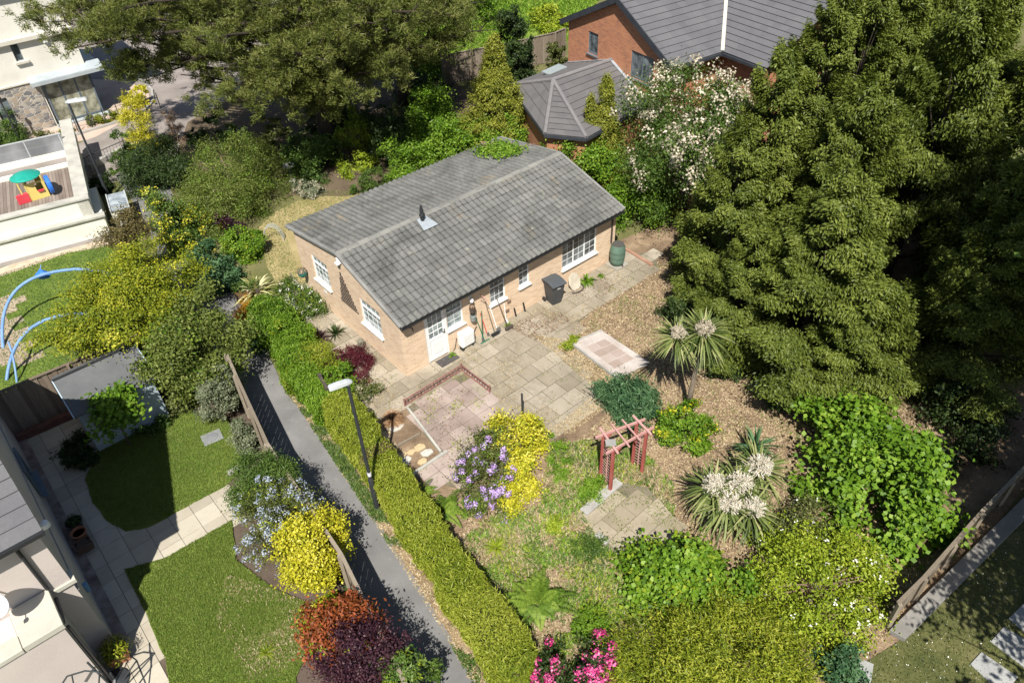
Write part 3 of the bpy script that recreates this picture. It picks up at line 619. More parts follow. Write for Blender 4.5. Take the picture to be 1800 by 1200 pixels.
m = tiled(np.array([BL+og, BW+.317, 2.83]), (-1, 0, 0), (0, -cos(thr), sin(thr)), BL+2*og, 3.707/cos(thr), .335, .225, .048, .028, rg); m.build("rear_slope", TILE, roofm)
m = MB()
for k in range(24):
    x0 = -og+k*(BL+2*og)/24; x1 = x0+(BL+2*og)/24-.006
    for q in range(4):
        a0, a1 = pi*q/4, pi*(q+1)/4; f = lambda a, x: (x, RT+.13*cos(a), RZ+.015+.085*sin(a))
        m.add([f(a0, x0), f(a0, x1), f(a1, x1), f(a1, x0)], [(0, 1, 2, 3)], rg.random())
m.build("ridge", M("ridge_tiles", [(.12, .12, .11), (.20, .20, .185), (.28, .275, .25)], 1, 20, .9, .4, .01, tint=True), roofm)
VM = M("verge_mortar", [(.13, .13, .125), (.21, .21, .20), (.28, .28, .265)], 2, 40, .9, .3, .01)
for x in (-og, BL+og):
    m = MB(); m.beam((x, -.30, 2.385), (x, RT, RZ+.045), .10, .07); m.build("verge", VM, roofm); m = MB(); m.beam((x, BW+.30, 2.855), (x, RT, RZ+.045), .10, .07); m.build("verge", VM, roofm)
m = MB(); m.box(-.06, BL+.06, -.255, -.235, 2.16, 2.34); m.box(-.06, BL+.06, BW+.235, BW+.255, 2.66, 2.81); m.box(0, BL, -.235, -.002, 2.17, 2.19); m.build("fascia", M("brown_fascia", [(.05, .04, .035), (.09, .075, .065)], 3, 30, .7, .1), bung)
m = MB(); pr = [(-.385, 2.335), (-.375, 2.275), (-.32, 2.25), (-.265, 2.275), (-.257, 2.335)]
for i in range(4): m.slab([(-.1, *pr[i]), (-.1, *pr[i+1]), (BL+.1, *pr[i+1]), (BL+.1, *pr[i])], .006)
m.build("gutter", BLACKP, bung)
m = MB(); m.tube([(BL-.25, -.30, 2.25), (BL-.25, -.12, 2.1), (BL-.25, -.05, 2.0), (BL-.25, -.05, .95)], .035, 8); m.build("downpipe", M("brown_pipe", [(.04, .032, .028), (.07, .06, .05)], 3, 30, .5, 0), bung); m = MB(); m.tube([(.12, -.3, 2.25), (.2, -.14, 2.12), (.45, -.05, 1.9), (.47, -.05, 1.75)], .02, 6); m.build("downpipe", M("brown_pipe", [(.04, .032, .028), (.07, .06, .05)], 3, 30, .5, 0), bung)
# door and windows
m = MB(); m.box(.93, .985, .02, .09, 0, 2.08); m.box(1.765, 1.82, .02, .09, 0, 2.08); m.box(.985, 1.765, .02, .09, 2.02, 2.08)
dr = MB(); x0, x1 = .99, 1.76
dr.box(x0, x0+.1, .03, .075, .03, 2.015); dr.box(x1-.1, x1, .03, .075, .03, 2.015); dr.box(x0+.1, x1-.1, .03, .075, 1.91, 2.015); dr.box(x0+.1, x1-.1, .03, .075, .03, .16); dr.box(x0+.1, x1-.1, .03, .075, .86, .97)
dr.box(x0+.1, x1-.1, .045, .06, .16, .86); dr.box(x0+.17, x1-.17, .036, .05, .23, .79)
for k in (1, 2): x = x0+.1+(x1-x0-.2)*k/3; dr.box(x-.012, x+.012, .035, .06, .97, 1.91)
for k in (1, 2, 3): z = .97+.94*k/4; dr.box(x0+.1, x1-.1, .036, .058, z-.012, z+.012)
d = dr.build("door", WHITE, bung, .006); g = MB(); g.box(x0+.1, x1-.1, .05, .057, .97, 1.91); g.build("pane", NET, d)
h = MB(); h.box(x1-.075, x1-.035, .012, .03, .93, 1.13); h.beam((x1-.055, -.01, 1.05), (x1-.17, -.01, 1.05), .02, .02); h.build("handle", M("brushed_steel", [(.3, .3, .3), (.4, .4, .4)], 4, 40, .35, 0, metal=.8), d)
m.build("door_frame", WHITE, bung, .006)
window(bung, 'y', 0, 1.825, 2.52, .98, 2.0, 1, 2, 3, .28, glass=NET)
window(bung, 'y', 0, 3.72, 4.42, 1.05, 2.02, 1, 3, 3, .26)
window(bung, 'y', 0, 5.06, 5.56, 1.12, 2.02, 1, 2, 3, .26)
window(bung, 'y', 0, 7.2, 9.02, .85, 2.0, 3, 2, 4, .0)
window(bung, 'x', 0, 1.17, 2.40, .98, 2.06, 1, 4, 3, .27, glass=NET)
window(bung, 'x', 0, 4.44, 5.56, 1.22, 2.3, 1, 4, 3, .27, glass=NET)
# flue, security light, vents, patches
m = MB(); m.lathe([(.12, 0), (.1, .06), (.075, .1), (.07, .32)], (3.24, 2.95, RZ-.12), 14); fl = m.build("flue", BLACKP, roofm, smooth=False)
m = MB(); m.lathe([(.07, 0), (.11, .015), (.045, .17), (.08, .185), (.035, .34), (.05, .35), (.02, .42)], (3.24, 2.95, RZ+.2), 14); m.build("cowl", BLACKP, roofm)
z_ = lambda y: 2.36+(y+.317)*sf+.05
m = MB(); m.slab([(2.98, 2.52, z_(2.52)+.055), (3.6, 2.52, z_(2.52)+.055), (3.46, 3.06, z_(3.06)+.055), (3.08, 3.06, z_(3.06)+.055)], .03); m.build("flashing", LEAD, roofm, .008)
m = MB(); m.box(-.06, -.004, 3.15, 3.42, 3.02, 3.16); m.box(-.16, -.04, 3.2, 3.36, 2.97, 3.05); m.build("gable_light", WHITE, bung, .01)
m = MB(); m.box(2.78, 2.88, -.05, -.002, 1.84, 1.94); m.lathe([(.02, 0), (.06, .02), (.075, .08), (.05, .15), (.02, .17)], (2.83, -.13, 1.72), 12); m.tube([(2.83, -.03, 1.9), (2.83, -.1, 1.9), (2.83, -.13, 1.86)], .02, 6); m.build("wall_light", WHITE, bung, smooth=False)
m = MB(); m.tube([(3.3, -.02, 1.75), (3.3, -.3, 1.72)], .015, 6); m.tube([(3.3, -.02, 1.5), (3.3, -.28, 1.71)], .012, 6); m.tube([(3.3, -.3, 1.72), (3.32, -.36, 1.66), (3.3, -.32, 1.6)], .012, 6); m.build("wall_bracket", PINKWOOD, bung)
for x, z in ((4.56, .78), (4.46, .42)):
    m = MB(); m.box(x-.08, x+.08, -.03, -.002, z-.06, z+.06)
    for k in range(3): m.box(x-.06, x+.06, -.045, -.028, z-.04+k*.035, z-.025+k*.035)
    m.build("air_vent", M("brown_vent", [(.16, .10, .07), (.26, .18, .13)], 4, 30, .8, 0), bung)
m = MB(); m.box(-.012, -.003, 4.9, 5.1, .8, .92); m.build("wall_plate", WHITE, bung)

# ---- things on and round the house
t = thing("wall_trellis", "dark triangular wooden trellis fixed to the gable wall between its windows", "trellis", (-3.566, 18.541), .6905)
m = MB(); tr = [(3.42, 2.62), (3.75, 1.18), (2.62, 1.18)]
def clipz(u):   # height range of the triangle at wall position u
    return 1.18, (1.18+(u-2.62)/(3.42-2.62)*1.44 if u < 3.42 else 1.18+(3.75-u)/(.33)*1.44)
for k in range(11):
    u = 2.66+k*.105; a, b = clipz(u)
    if b-a > .05: m.box(-.032, -.022, u-.014, u+.014, a, b)
for k in range(12):
    z = 1.2+k*.12; f = (z-1.18)/1.44; m.box(-.02, -.008, 2.62+.8*f-.01, 3.75-.33*f+.01, z-.014, z+.014)
m.build("slats", DARKWOOD, t)
bl = lambda x, y: tuple(Vector((-3.566, 18.541))+A_*x+B_*y)
def hang_pot(name, label, x, y, z, mat, plant_pal, r=.15, h=.2, onx=False):
    t = thing(name, label, "planter", (*bl(x, y), 0), .6905)
    m = MB(); m.lathe([(r*.35, 0), (r*.85, h*.45), (r, h), (r*.9, h), (r*.75, h*.6)], (0, 0, z), 14); m.build("bowl", mat, t, smooth=False)
    rr = np.random.default_rng(int(z*100)); n = 160; D = nrm(rr.normal(size=(n, 3))); D[:, 2] = abs(D[:, 2])
    leaf_obj("foliage", D*np.array([r, r, r*.7])+np.array([0, 0, z+h]), D, .06, .03, rr.random(n), LM(plant_pal), t)
hang_pot("hanging_planter", "teal half bowl planter hung at the far end of the gable wall", -.18, 6.3, .95, M("teal_plastic", [(.02, .12, .10), (.04, .2, .17)], 4, 20, .5, 0), 'brown', .19, .24)
t = thing("wall_planter", "two tier wall planter of dark pots between the kitchen window and the tools", "planter", bl(2.84, -.12), .6905)
for z, mt, nm in ((1.28, DARKWOOD, "upper_pot"), (.92, M("grey_pot", [(.14, .16, .16), (.24, .26, .25)], 4, 30, .7, .1), "lower_pot")):
    m = MB(); m.lathe([(.06, 0), (.1, .03), (.115, .2), (.095, .2), (.08, .12)], (0, 0, z), 14); m.build(nm, mt, t)
m = MB(); m.box(-.03, .03, .1, .115, .9, 1.55); m.build("bracket", BLACKP, t)
rr = np.random.default_rng(3); D = nrm(rr.normal(size=(220, 3))); leaf_obj("foliage", D*np.array([.09, .09, .07])+np.array([0, 0, 1.52]), D, .05, .03, rr.random(220), LM('brown'), t)
t = thing("heater_unit", "white boxy outdoor unit mounted low on the wall beside the door", "outdoor unit", bl(2.42, -.2), .6905)
m = MB(); m.box(-.28, .28, -.14, .17, .16, .74); m.build("casing", WHITE, t, .06)
m = MB(); m.box(-.2, .2, -.146, -.141, .27, .66); m.build("front_panel", M("offwhite_panel", [(.66, .67, .67), (.72, .72, .72)], 3, 30, .5, 0), t, .003)
for x in (-.24, .18): m = MB(); m.box(x, x+.06, -.1, .1, 0, .165); m.build("bracket", BLACKP, t)
m = MB(); m.tube([(.3, .16, .3), (.45, .15, .34), (.55, .17, .45), (.62, .18, .5)], .014, 6); m.build("cable", BLACKP, t); m = MB(); m.tube([(-.3, .16, .5), (-.36, .17, .2), (-.42, .17, .05), (-.5, .15, .03)], .011, 6); m.build("cable", BLACKP, t)
t = thing("door_mat", "dark ribbed rubber mat on the paving in front of the white door", "doormat", bl(1.5, -.28), .6905)
m = MB()
m.box(-.38, .38, -.2, .2, .038, .05)
for k in range(14): m.box(-.36+k*.054, -.335+k*.054, -.18, .18, .048, .062)
m.build("rubber_ribs", M("mat_rubber", [(.05, .045, .045), (.10, .09, .09)], 5, 50, .9, .2, .01), t)
# garden tools leaning on the wall: (x, foot out, height, lean sideways, head)
def tool(label, cat, x, foot, H, dx, shaft, headmat, head, name):
    t = thing(name, label, cat, bl(x, -foot), .6905)
    m = MB(); top = Vector((dx, foot-.04, H)); m.tube([(0, 0, .04), top], .016, 7)
    if head == 'spade': m.beam(top-Vector((.06, 0, 0)), top+Vector((.06, 0, 0)), .03, .03)
    m.build("shaft", shaft, t)
    h = MB()
    if head == 'rake':
        h.beam((-.2, 0, .05), (.2, 0, .05), .025, .03)
        for k in range(11): h.beam((-.2+k*.04, 0, .05), (-.2+k*.04, -.07, .035), .008, .008)
    if head == 'broom': h.box(-.17, .17, -.04, .04, .1, .15); h.box(-.16, .16, -.05, .05, .035, .1)
    if head == 'spade': h.slab([(-.09, -.03, .27), (-.1, -.07, .05), (0, -.085, .035), (.1, -.07, .05), (.09, -.03, .27)], .012)
    if head == 'lopper': h.slab([(-.03, -.01, .2), (-.05, -.04, .05), (0, -.05, .03), (.03, -.01, .2)], .012); h.slab([(.03, -.01, .2), (.06, -.04, .05), (.02, -.05, .03), (-.02, -.01, .2)], .01)
    h.build("head", headmat, t)
GRNP = M("green_plastic", [(.01, .10, .055), (.02, .17, .10)], 4, 30, .5, 0); STEEL = M("worn_steel", [(.16, .16, .16), (.3, .3, .3)], 4, 40, .45, .1, metal=.6)
REDP = M("red_plastic", [(.45, .03, .03), (.6, .06, .05)], 4, 30, .5, 0); WOODH = M("ash_handle", [(.08, .06, .05), (.16, .12, .09)], 4, 40, .7, .1)
tool("green handled rake leaning on the wall nearest the white outdoor unit", "rake", 3.05, .42, 1.25, -.12, GRNP, GRNP, 'rake', "garden_rake")
tool("green handled hedge cutter leaning crosswise over the rake", "lopper", 3.0, .34, 1.05, .28, GRNP, STEEL, 'lopper', "hedge_cutter")
tool("short red handled hoe leaning on the wall between rake and broom", "hoe", 3.32, .25, 1.0, -.1, REDP, STEEL, 'lopper', "garden_hoe")
tool("dark handled broom leaning on the wall among the tools", "broom", 3.55, .4, 1.35, -.08, WOODH, BLACKP, 'broom', "yard_broom")
tool("white handled spade leaning on the wall among the tools", "spade", 3.72, .34, 1.05, -.06, WHITE, STEEL, 'spade', "garden_spade")
tool("wooden handled edging tool with a square head, farthest from the door among the tools", "edger", 4.12, .48, 1.3, -.15, WOODH, DARKWOOD, 'broom', "edging_tool")
tool("short white handled fork hung beside the wooden edging tool", "fork", 4.28, .15, .85, .02, WHITE, WHITE, 'lopper', "hand_fork")
for lab, x, zz in (("narrow dark slate leaning on the wall nearer the white handled fork", 4.78, .34), ("narrow dark slate leaning on the wall nearer the wheelie bin", 5.22, .36)):
    t = MB(); t.slab([(-.03, -.1, .0), (.03, -.1, 0), (.03, 0, zz), (-.03, 0, zz)], .02); o = t.build("slate_offcut", BLACKP, None, loc=(*bl(x, -.03), .03), rz=.6905); tag(o, lab, "slate", "slates leaning on the front wall")
t = MB(); t.lathe([(.05, 0), (.27, .0), (.30, .02), (.29, .05), (.27, .05)], n=8); o = t.build("stone_slab", M("stained_stone", [(.30, .26, .20), (.46, .42, .34), (.56, .52, .44)], 2, 30, .9, .3, .01), None, .01, loc=(*(2.45, 23.13), .3), rz=.6905); o.rotation_euler.x = R(66); o.scale = (1, 1.25, 1); tag(o, "pale octagonal stone slab leaning on the wall beside the bin", "stone slab")
t = MB(); t.tube([(.36*cos(a), .3*sin(a), .05) for a in np.linspace(-2.6, .3, 14)], .018, 6); o = t.build("hose_loop", BLACKP, None, loc=(*(2.47, 23.02), .04), rz=.6905); tag(o, "black hose loop lying on the paving round the pale stone slab", "hose")

# wheelie bin
t = thing("wheelie_bin", "dark grey wheelie bin standing on the path against the front wall", "bin", (1.62, 22.32), .55)
m = MB(); z0, z1 = .06, .95
m.add([(-.2, -.22, z0), (.2, -.22, z0), (.2, .2, z0), (-.2, .2, z0), (-.27, -.34, z1), (.27, -.34, z1), (.27, .3, z1), (-.27, .3, z1)], [(0, 3, 2, 1), (4, 5, 6, 7), (0, 1, 5, 4), (1, 2, 6, 5), (2, 3, 7, 6), (3, 0, 4, 7)])
m.box(-.29, .29, -.37, .33, .90, .955); m.build("body", M("bin_grey", [(.045, .05, .055), (.07, .075, .08)], 3, 40, .55, .1), t, .02)
m = MB(); n = 8
L0 = [(.31*(-1 if k == 0 else 1), 0, 0) for k in (0, 1)]
pts = [(y, .97+.07*cos((y+.02)/.38*1.4)) for y in np.linspace(-.40, .36, n)]
for i in range(n-1): m.slab([(-.31, pts[i][0], pts[i][1]), (.31, pts[i][0], pts[i][1]), (.31, pts[i+1][0], pts[i+1][1]), (-.31, pts[i+1][0], pts[i+1][1])], .05)
m.build("lid", M("lid_grey", [(.06, .07, .08), (.085, .095, .105)], 3, 40, .5, .1), t, .008)
for s in (-1, 1):
    m = MB(); m.tube([(s*.24, .24, .1), (s*.29, .24, .1)], .1, 16); m.build("wheel", BLACKP, t)
m = MB(); m.tube([(-.22, .36, .93), (-.22, .41, .93), (.22, .41, .93), (.22, .36, .93)], .016, 6); m.build("handle", BLACKP, t)
m = MB(); m.box(-.07, .07, -.335, -.322, .78, .82); m.build("badge", M("pale_badge", [(.35, .36, .36), (.45, .45, .45)], 3, 20, .6, 0), t)
# water butt
t = thing("water_butt", "ribbed green water butt standing at the corner of the front wall", "water butt", (4.27, 24.52), .6905)
m = MB(); m.lathe([(.22, 0), (.26, .03), (.285, .15), (.29, .17), (.285, .19), (.305, .38), (.31, .4), (.305, .42), (.305, .6), (.31, .62), (.3, .64), (.28, .8), (.24, .86), (.24, .88)], (0, 0, .1), 28); m.build("barrel", M("butt_green", [(.055, .10, .075), (.10, .165, .125), (.16, .22, .175)], 1.6, 30, .6, .1, .01), t, smooth=True)
m = MB(); m.lathe([(.235, 0), (.235, .03), (.2, .035)], (0, 0, .975), 24); m.build("lid", M("butt_lid", [(.05, .05, .045), (.10, .095, .09)], 3, 30, .7, .1), t)
m = MB(); m.box(-.33, .33, -.33, .3, 0, .09); m.build("stand", M("stand_slab", [(.22, .21, .18), (.36, .34, .29)], 2, 30, .9, .2, .01), t, .01)
m = MB(); m.tube([(-.05, -.29, .2), (-.05, -.36, .2), (-.05, -.37, .16)], .018, 6); m.build("tap", BLACKP, t)
# paving bits, rails, posts
t = thing("garden_edging_rail", "low rusty red metal rail round two sides of the pink terrace", "railing", (-1.73, 18.72), 0)
ra = [Vector((-3.52, 17.16))-Vector((-1.73, 18.72)), Vector((0, 0)), Vector((-0.79, 17.62))-Vector((-1.73, 18.72))]
RUST = M("rusty_red_paint", [(.13, .055, .05), (.22, .10, .09), (.32, .18, .16)], 5, 40, .8, .3, .005)
m = MB()
for i in (0, 1):
    a, b = ra[i], ra[i+1]
    for z in (.05, .27): m.beam((*a, z), (*b, z), .035, .03)
    n = int((b-a).length/.13)
    for k in range(n+1):
        p = a+(b-a)*k/n; m.beam((*p, .0), (*p, .28), .02, .02)
        if k < n and k % 2 == 0: q = a+(b-a)*(k+1)/n; m.beam((*p, .07), (*q, .25), .012, .012)
m.build("rails", RUST, t)
for p in ra: m = MB(); m.beam((*p, 0), (*p, .33), .05, .05); m.build("post", RUST, t)
t = thing("raised_base", "pale concrete shed base with faded pink tiles and a low kerb under the palm", "concrete base", (3.32, 19.17), .6905)
q = [Vector(p)-Vector((3.32, 19.17)) for p in [(2.05, 19.82), (3.20, 20.43), (4.60, 18.66), (3.42, 17.92)]]
q = [(v.dot(A_), v.dot(B_)) for v in q]
m = MB(); m.prism(q, 0, .09); m.build("slab", M("whitened_concrete", [(.26, .21, .18), (.38, .33, .30), (.47, .43, .40), (.56, .53, .50)], 1.1, 20, .9, .3, .01), t, .01)
m = MB(); c = Vector((sum(p[0] for p in q)/4, sum(p[1] for p in q)/4)); qi = [tuple(c+(Vector(p)-c)*.62) for p in q]
L_ = lambda u, v: tuple(Vector(qi[0])*(1-u)*(1-v)+Vector(qi[1])*u*(1-v)+Vector(qi[2])*u*v+Vector(qi[3])*(1-u)*v)
for i in range(2):
    for j in range(4): m.prism([L_(i/2+.01, j/4+.01), L_(i/2+.49, j/4+.01), L_(i/2+.49, j/4+.24), L_(i/2+.01, j/4+.24)], .085, .096+.002*((i+j) % 2), random.Random(i*7+j).random())
m.build("tiles", M("faded_pink_tile", [(.25, .19, .16), (.34, .27, .235), (.43, .37, .335)], 1.5, 25, .9, .2, .01, tint=True), t)
m = MB()
for i in (0, 3): a, b = q[i], q[(i+1) % 4]; m.beam((*a, .07), (*b, .07), .05, .13)
m.build("kerb", KERBM, t, .01)
m = MB(); m.tube([(0, 0, 0), (0, 0, 1.15)], .032, 8); o = m.build("metal_post", POLEM, None, loc=(*(0.23, 16.33), 0)); tag(o, "plain dark metal post rising behind the yellow shrub on the patio edge", "post")
m = MB(); m.box(-.05, .05, -.7, .0, .02, 1.15); m.box(-.06, .06, -.05, .05, 0, 1.2); o = m.build("garden_gate", DARKWOOD, None, .008, loc=(*(-6.11, 17.55), 0), rz=.5); tag(o, "narrow dark board gate standing at the head of the clipped hedge", "gate")
# crazy paving stones beside the terrace
rs = random.Random(9); labs = ["large honey coloured crazy paving stone below the dry grass clump", "pale grey slab at the lamp shadow tip among the crazy paving", "yellow stone in the middle row of the crazy paving", "small square buff stone in the crazy paving", "honey stone with a split edge in the crazy paving's second row",
        "grey white stone nearest the pink terrace edge in the crazy paving", "long pale stone at the hedge end of the crazy paving", "broad ochre stone against the hedge in the crazy paving", "orange tinted stone beside the timber strip in the crazy paving"]
STN = [M("honey_stone", [(.36, .27, .14), (.50, .39, .23), (.58, .48, .32)], 2, 30, .9, .4, .015), M("grey_stone", [(.34, .33, .29), (.50, .48, .43), (.60, .58, .53)], 2, 30, .9, .4, .015)]
for k, (px, r_, mt) in enumerate([((-4.05, 15.86), .33, 0), ((-3.71, 16.22), .27, 1), ((-3.79, 15.34), .3, 0), ((-3.19, 15.17), .18, 0), ((-2.93, 15.33), .24, 0), ((-2.71, 15.12), .24, 1), ((-3.34, 14.82), .3, 1), ((-3.45, 15.02), .22, 0), ((-2.82, 14.79), .2, 0)]):
    m = MB(); n = 6; a0 = rs.uniform(0, 6); pl = [(r_*rs.uniform(.75, 1.05)*cos(a0+i*2*pi/n), r_*.62*rs.uniform(.75, 1.05)*sin(a0+i*2*pi/n)) for i in range(n)]
    m.prism(pl, 0, .055+rs.uniform(0, .01)); o = m.build("paving_stone", STN[mt], None, .008, loc=(*px, 0), rz=.69+rs.uniform(-.3, .3)); tag(o, labs[k], "stone", "crazy paving stones by the pink terrace")
for lab, a, b, w, mt in (("pale concrete edging strip between crazy paving and lower pink slabs", (-3.12, 14.25), (-2.09, 15.13), .09, COPING), ("pale kerb edging along the pink terrace beside the crazy paving", (-3.44, 17.05), (-2.28, 15.12), .07, COPING), ("thin timber strip laid across the crazy paving", (-4.05, 15.12), (-2.96, 15.89), .05, WOODP), ("low brick kerb in the soil beyond the water butt", (4.78, 25.54), (5.64, 24.34), .14, M("old_brick", [(.25, .13, .09), (.4, .25, .18)], 4, 30, .9, .3, .01)),
        ("worn concrete strip beside the sandy corner paving", (1.77, 12.68), (2.89, 13.71), .28, KERBM)):
    m = MB(); m.beam((*a, .05), (*b, .05), w, .1); o = m.build("edging_strip", mt, None, .008); tag(o, lab, "edging")
m = MB(); m.box(-.2, .2, -.09, .09, 0, .12); o = m.build("concrete_block", KERBM, None, .015, loc=(*(2.17, 11.79), .03), rz=-.9); tag(o, "loose pale concrete block at the edge of the sandy corner paving", "block")
m = MB(); m.lathe([(.13, 0), (.15, .1), (.12, .3), (.06, .38), (.02, .4)], (0, 0, 0), 7); o = m.build("boundary_stone", M("mossy_stone", [(.12, .12, .09), (.24, .22, .17)], 3, 30, .9, .4, .02), None, .01, loc=(*(-5.29, 20.18), 0)); tag(o, "small upright grey stone standing at the foot of the gable wall", "stone")

# pergola arch
PP = [(2.40, 13.97), (2.60, 13.42), (3.38, 14.38), (3.59, 14.03)]
c = (sum(p[0] for p in PP)/4, sum(p[1] for p in PP)/4); pg = thing("garden_arch", "weathered red wooden arch with a slatted top and trellis sides", "arch", c)
pp = [Vector(p)-Vector(c) for p in PP]; PH = 1.74
for p in pp:
    m = MB(); m.beam((*p, 0), (*p, PH), .085, .085, up=(.6, .8, 0)); m.build("post", REDWOOD, pg, .006)
for a, b in ((0, 2), (1, 3)):
    d = (pp[b]-pp[a]).normalized()*.26; m = MB(); m.beam((*(pp[a]-d), PH+.02), (*(pp[b]+d), PH+.02), .045, .09); m.build("rail", PINKWOOD, pg, .004)
    m = MB(); m.beam((*(pp[a]+d*.2), PH-.16), (*(pp[a]+d*1.0), PH-.05), .035, .05); m.build("brace", REDWOOD, pg)
d = ((pp[1]-pp[0])+(pp[3]-pp[2])).normalized()*.22
for f in (.0, .34, .67, 1.0):
    a, b = pp[0].lerp(pp[2], f), pp[1].lerp(pp[3], f); m = MB(); m.beam((*(a-d), PH+.09), (*(b+d), PH+.09), .06 if f in (0, 1) else .04, .05, .8); m.build("crossbar", PINKWOOD, pg, .004)
for a, b in ((0, 1), (2, 3)):
    m = MB()
    for k in range(13):
        z = .2+k*.115
        m.beam((*pp[a], z), (*pp[b], min(PH-.05, z+.12)), .012, .022, .8); 
    q = pp[a].lerp(pp[b], .5); m.beam((*q, .1), (*q, PH-.05), .03, .02); m.build("trellis_panel", PINKWOOD, pg)
m = MB(); q = pp[0].lerp(pp[1], .7); m.box(q[0]-.14, q[0]+.14, q[1]-.12, q[1]+.12, PH+.117, PH+.13); m.build("cap_board", M("grey_board", [(.20, .20, .19), (.32, .31, .29)], 3, 30, .9, .1), pg)

# ---- street lamps
def lamp(label, x, y, H, az, hl, hw):
    t = thing("street_lamp", label, "street lamp", (x, y), 0)
    m = MB(); m.tube([(0, 0, 0), (0, 0, 1.25)], .075, 14); m.tube([(0, 0, 1.25), (0, 0, 1.32), (0, 0, H-.1)], [.075, .05, .042], 12); m.build("pole", POLEM, t)
    m = MB(); m.tube([(0, 0, .55), (0, 0, .9)], .078, 14); m.build("access_panel", POLEM, t)
    e = bpy.data.objects.new("lamp_head", None); hd = MB(); ca, sa = cos(az), sin(az)
    prof = [(-.12, .05, .04), (-.06, .07, .08), (.02, hw*.9, .10), (hl*.6, hw, .10), (hl*.93, hw*.98, .09), (hl, hw*.9, .06)]
    vs = []
    for u, w, hh in prof: vs += [(u, -w, 0), (u, w, 0), (u, w*.75, hh), (u, -w*.75, hh)]
    fs = [(0, 1, 2, 3)]+[(4*i+k, 4*i+4+k, 4*i+4+(k+1) % 4, 4*i+(k+1) % 4) for i in range(len(prof)-1) for k in range(4)]+[(23, 22, 21, 20)]
    hd.add([(u*ca-w*sa, u*sa+w*ca, z+H-.06) for u, w, z in vs], [f[::-1] for f in fs]); o = hd.build("lamp_head", LAMPM, t, .012)
    s = MB(); s.lathe([(.035, 0), (.035, .05), (.02, .06)], (hl*.45*ca, hl*.45*sa, H+.015), 10); s.build("sensor", WHITE, o)
    m = MB(); m.tube([(0, 0, H-.12), (0, 0, H-.02)], .05, 10); m.build("spigot", LAMPM, t)
    return t
l1 = lamp("dark street lamp rising through the clipped hedge beside the tarmac path", -3.98, 13.18, 4.9, R(205), .46, .10)
m = MB(); m.tube([(0, 0, 1.42), (0, 0, 1.56)], .056, 14); m.build("number_plate", M("white_plate", [(.66, .62, .68), (.74, .72, .76)], 3, 30, .5, 0), l1)
lamp("dark street lamp standing behind the decked white terrace wall", -18.5, 31.6, 4.75, R(20), .75, .16)

# ================================================================= FENCES, HEDGES
def board_fence(name, label, pts, H, mat, gap=.006, bw=.14, posts=2.0, cap=True, rail=None):
    t = thing(name, label, "fence", pts[0]); o = Vector(pts[0]); rg = random.Random(len(pts)*7+int(H*10)); panel = MB(); cp = MB()
    for i in range(len(pts)-1):
        a, b = Vector(pts[i])-o, Vector(pts[i+1])-o; L = (b-a).length; n = max(1, int(L/bw)); d = (b-a)/L; s = Vector((-d.y, d.x))
        for k in range(n):
            p = a+d*(k*L/n+gap/2); q = a+d*((k+1)*L/n-gap/2); e = s*(.009 if k % 2 else -.009); z = H+rg.uniform(-.015, .015)
            panel.slab([(*(p+e), .03), (*(q+e), .03), (*(q+e), z), (*(p+e), z)], .018, rg.random())
        for z in (.3, H*.55, H-.2): panel.beam((*(a+s*.035), z), (*(b+s*.035), z), .04, .07, rg.random())
        k = max(1, round(L/posts))
        for j in range(k+1 if i == len(pts)-2 else k): p = a+d*(L*j/k); pm = MB(); pm.beam((*(p-s*.05), 0), (*(p-s*.05), H+.04), .09, .09, rg.random()); pm.build("post", mat, t)
        if cap: cp.beam((*a, H+.035), (*b, H+.035), .09, .035, rg.random())
    panel.build("panel", mat, t)
    if cap: cp.build("cap_rail", mat, t)
    return t
board_fence("board_fence", "weathered wooden fence along the house side of the tarmac path", [(-8.95, 17.95), (-8.43, 16.98), (-6.85, 14.13), (-4.28, 10.47), (-3.59, 9.24), (-2.5, 7.3), (-1.3, 5.0)], 1.78, WOODP)
board_fence("board_fence", "dark wooden fence standing behind the grey shed", [(-15.9, 16.35), (-15.46, 16.67), (-12.35, 18.99), (-11.2, 19.85)], 1.8, WOOD)
board_fence("board_fence", "weathered fence half hidden by climbers beside the red brick house", [(-3.38, 43.68), (0.00, 45.08), (3.39, 46.76), (4.05, 47.46)], 1.7, WOOD)
m = MB()
BF = [(8.64, 9.06), (9.50, 9.67), (11.77, 11.45), (14.28, 13.30), (15.63, 14.24)]
board_fence("board_fence", "old low timber fence leaning beside the shaded lawn kerb", BF, 1.0, WOODP, posts=1.6)
# sleeper at the dark fence foot
m = MB(); m.beam((-15.55, 16.35, .14), (-13.9, 17.55, .14), .2, .28); o = m.build("timber_sleeper", M("red_brown_timber", [(.09, .035, .03), (.15, .07, .055), (.2, .11, .09)], 4, 40, .8, .2, .01), None, .01); tag(o, "reddish timber sleeper lying at the foot of the dark fence", "sleeper")

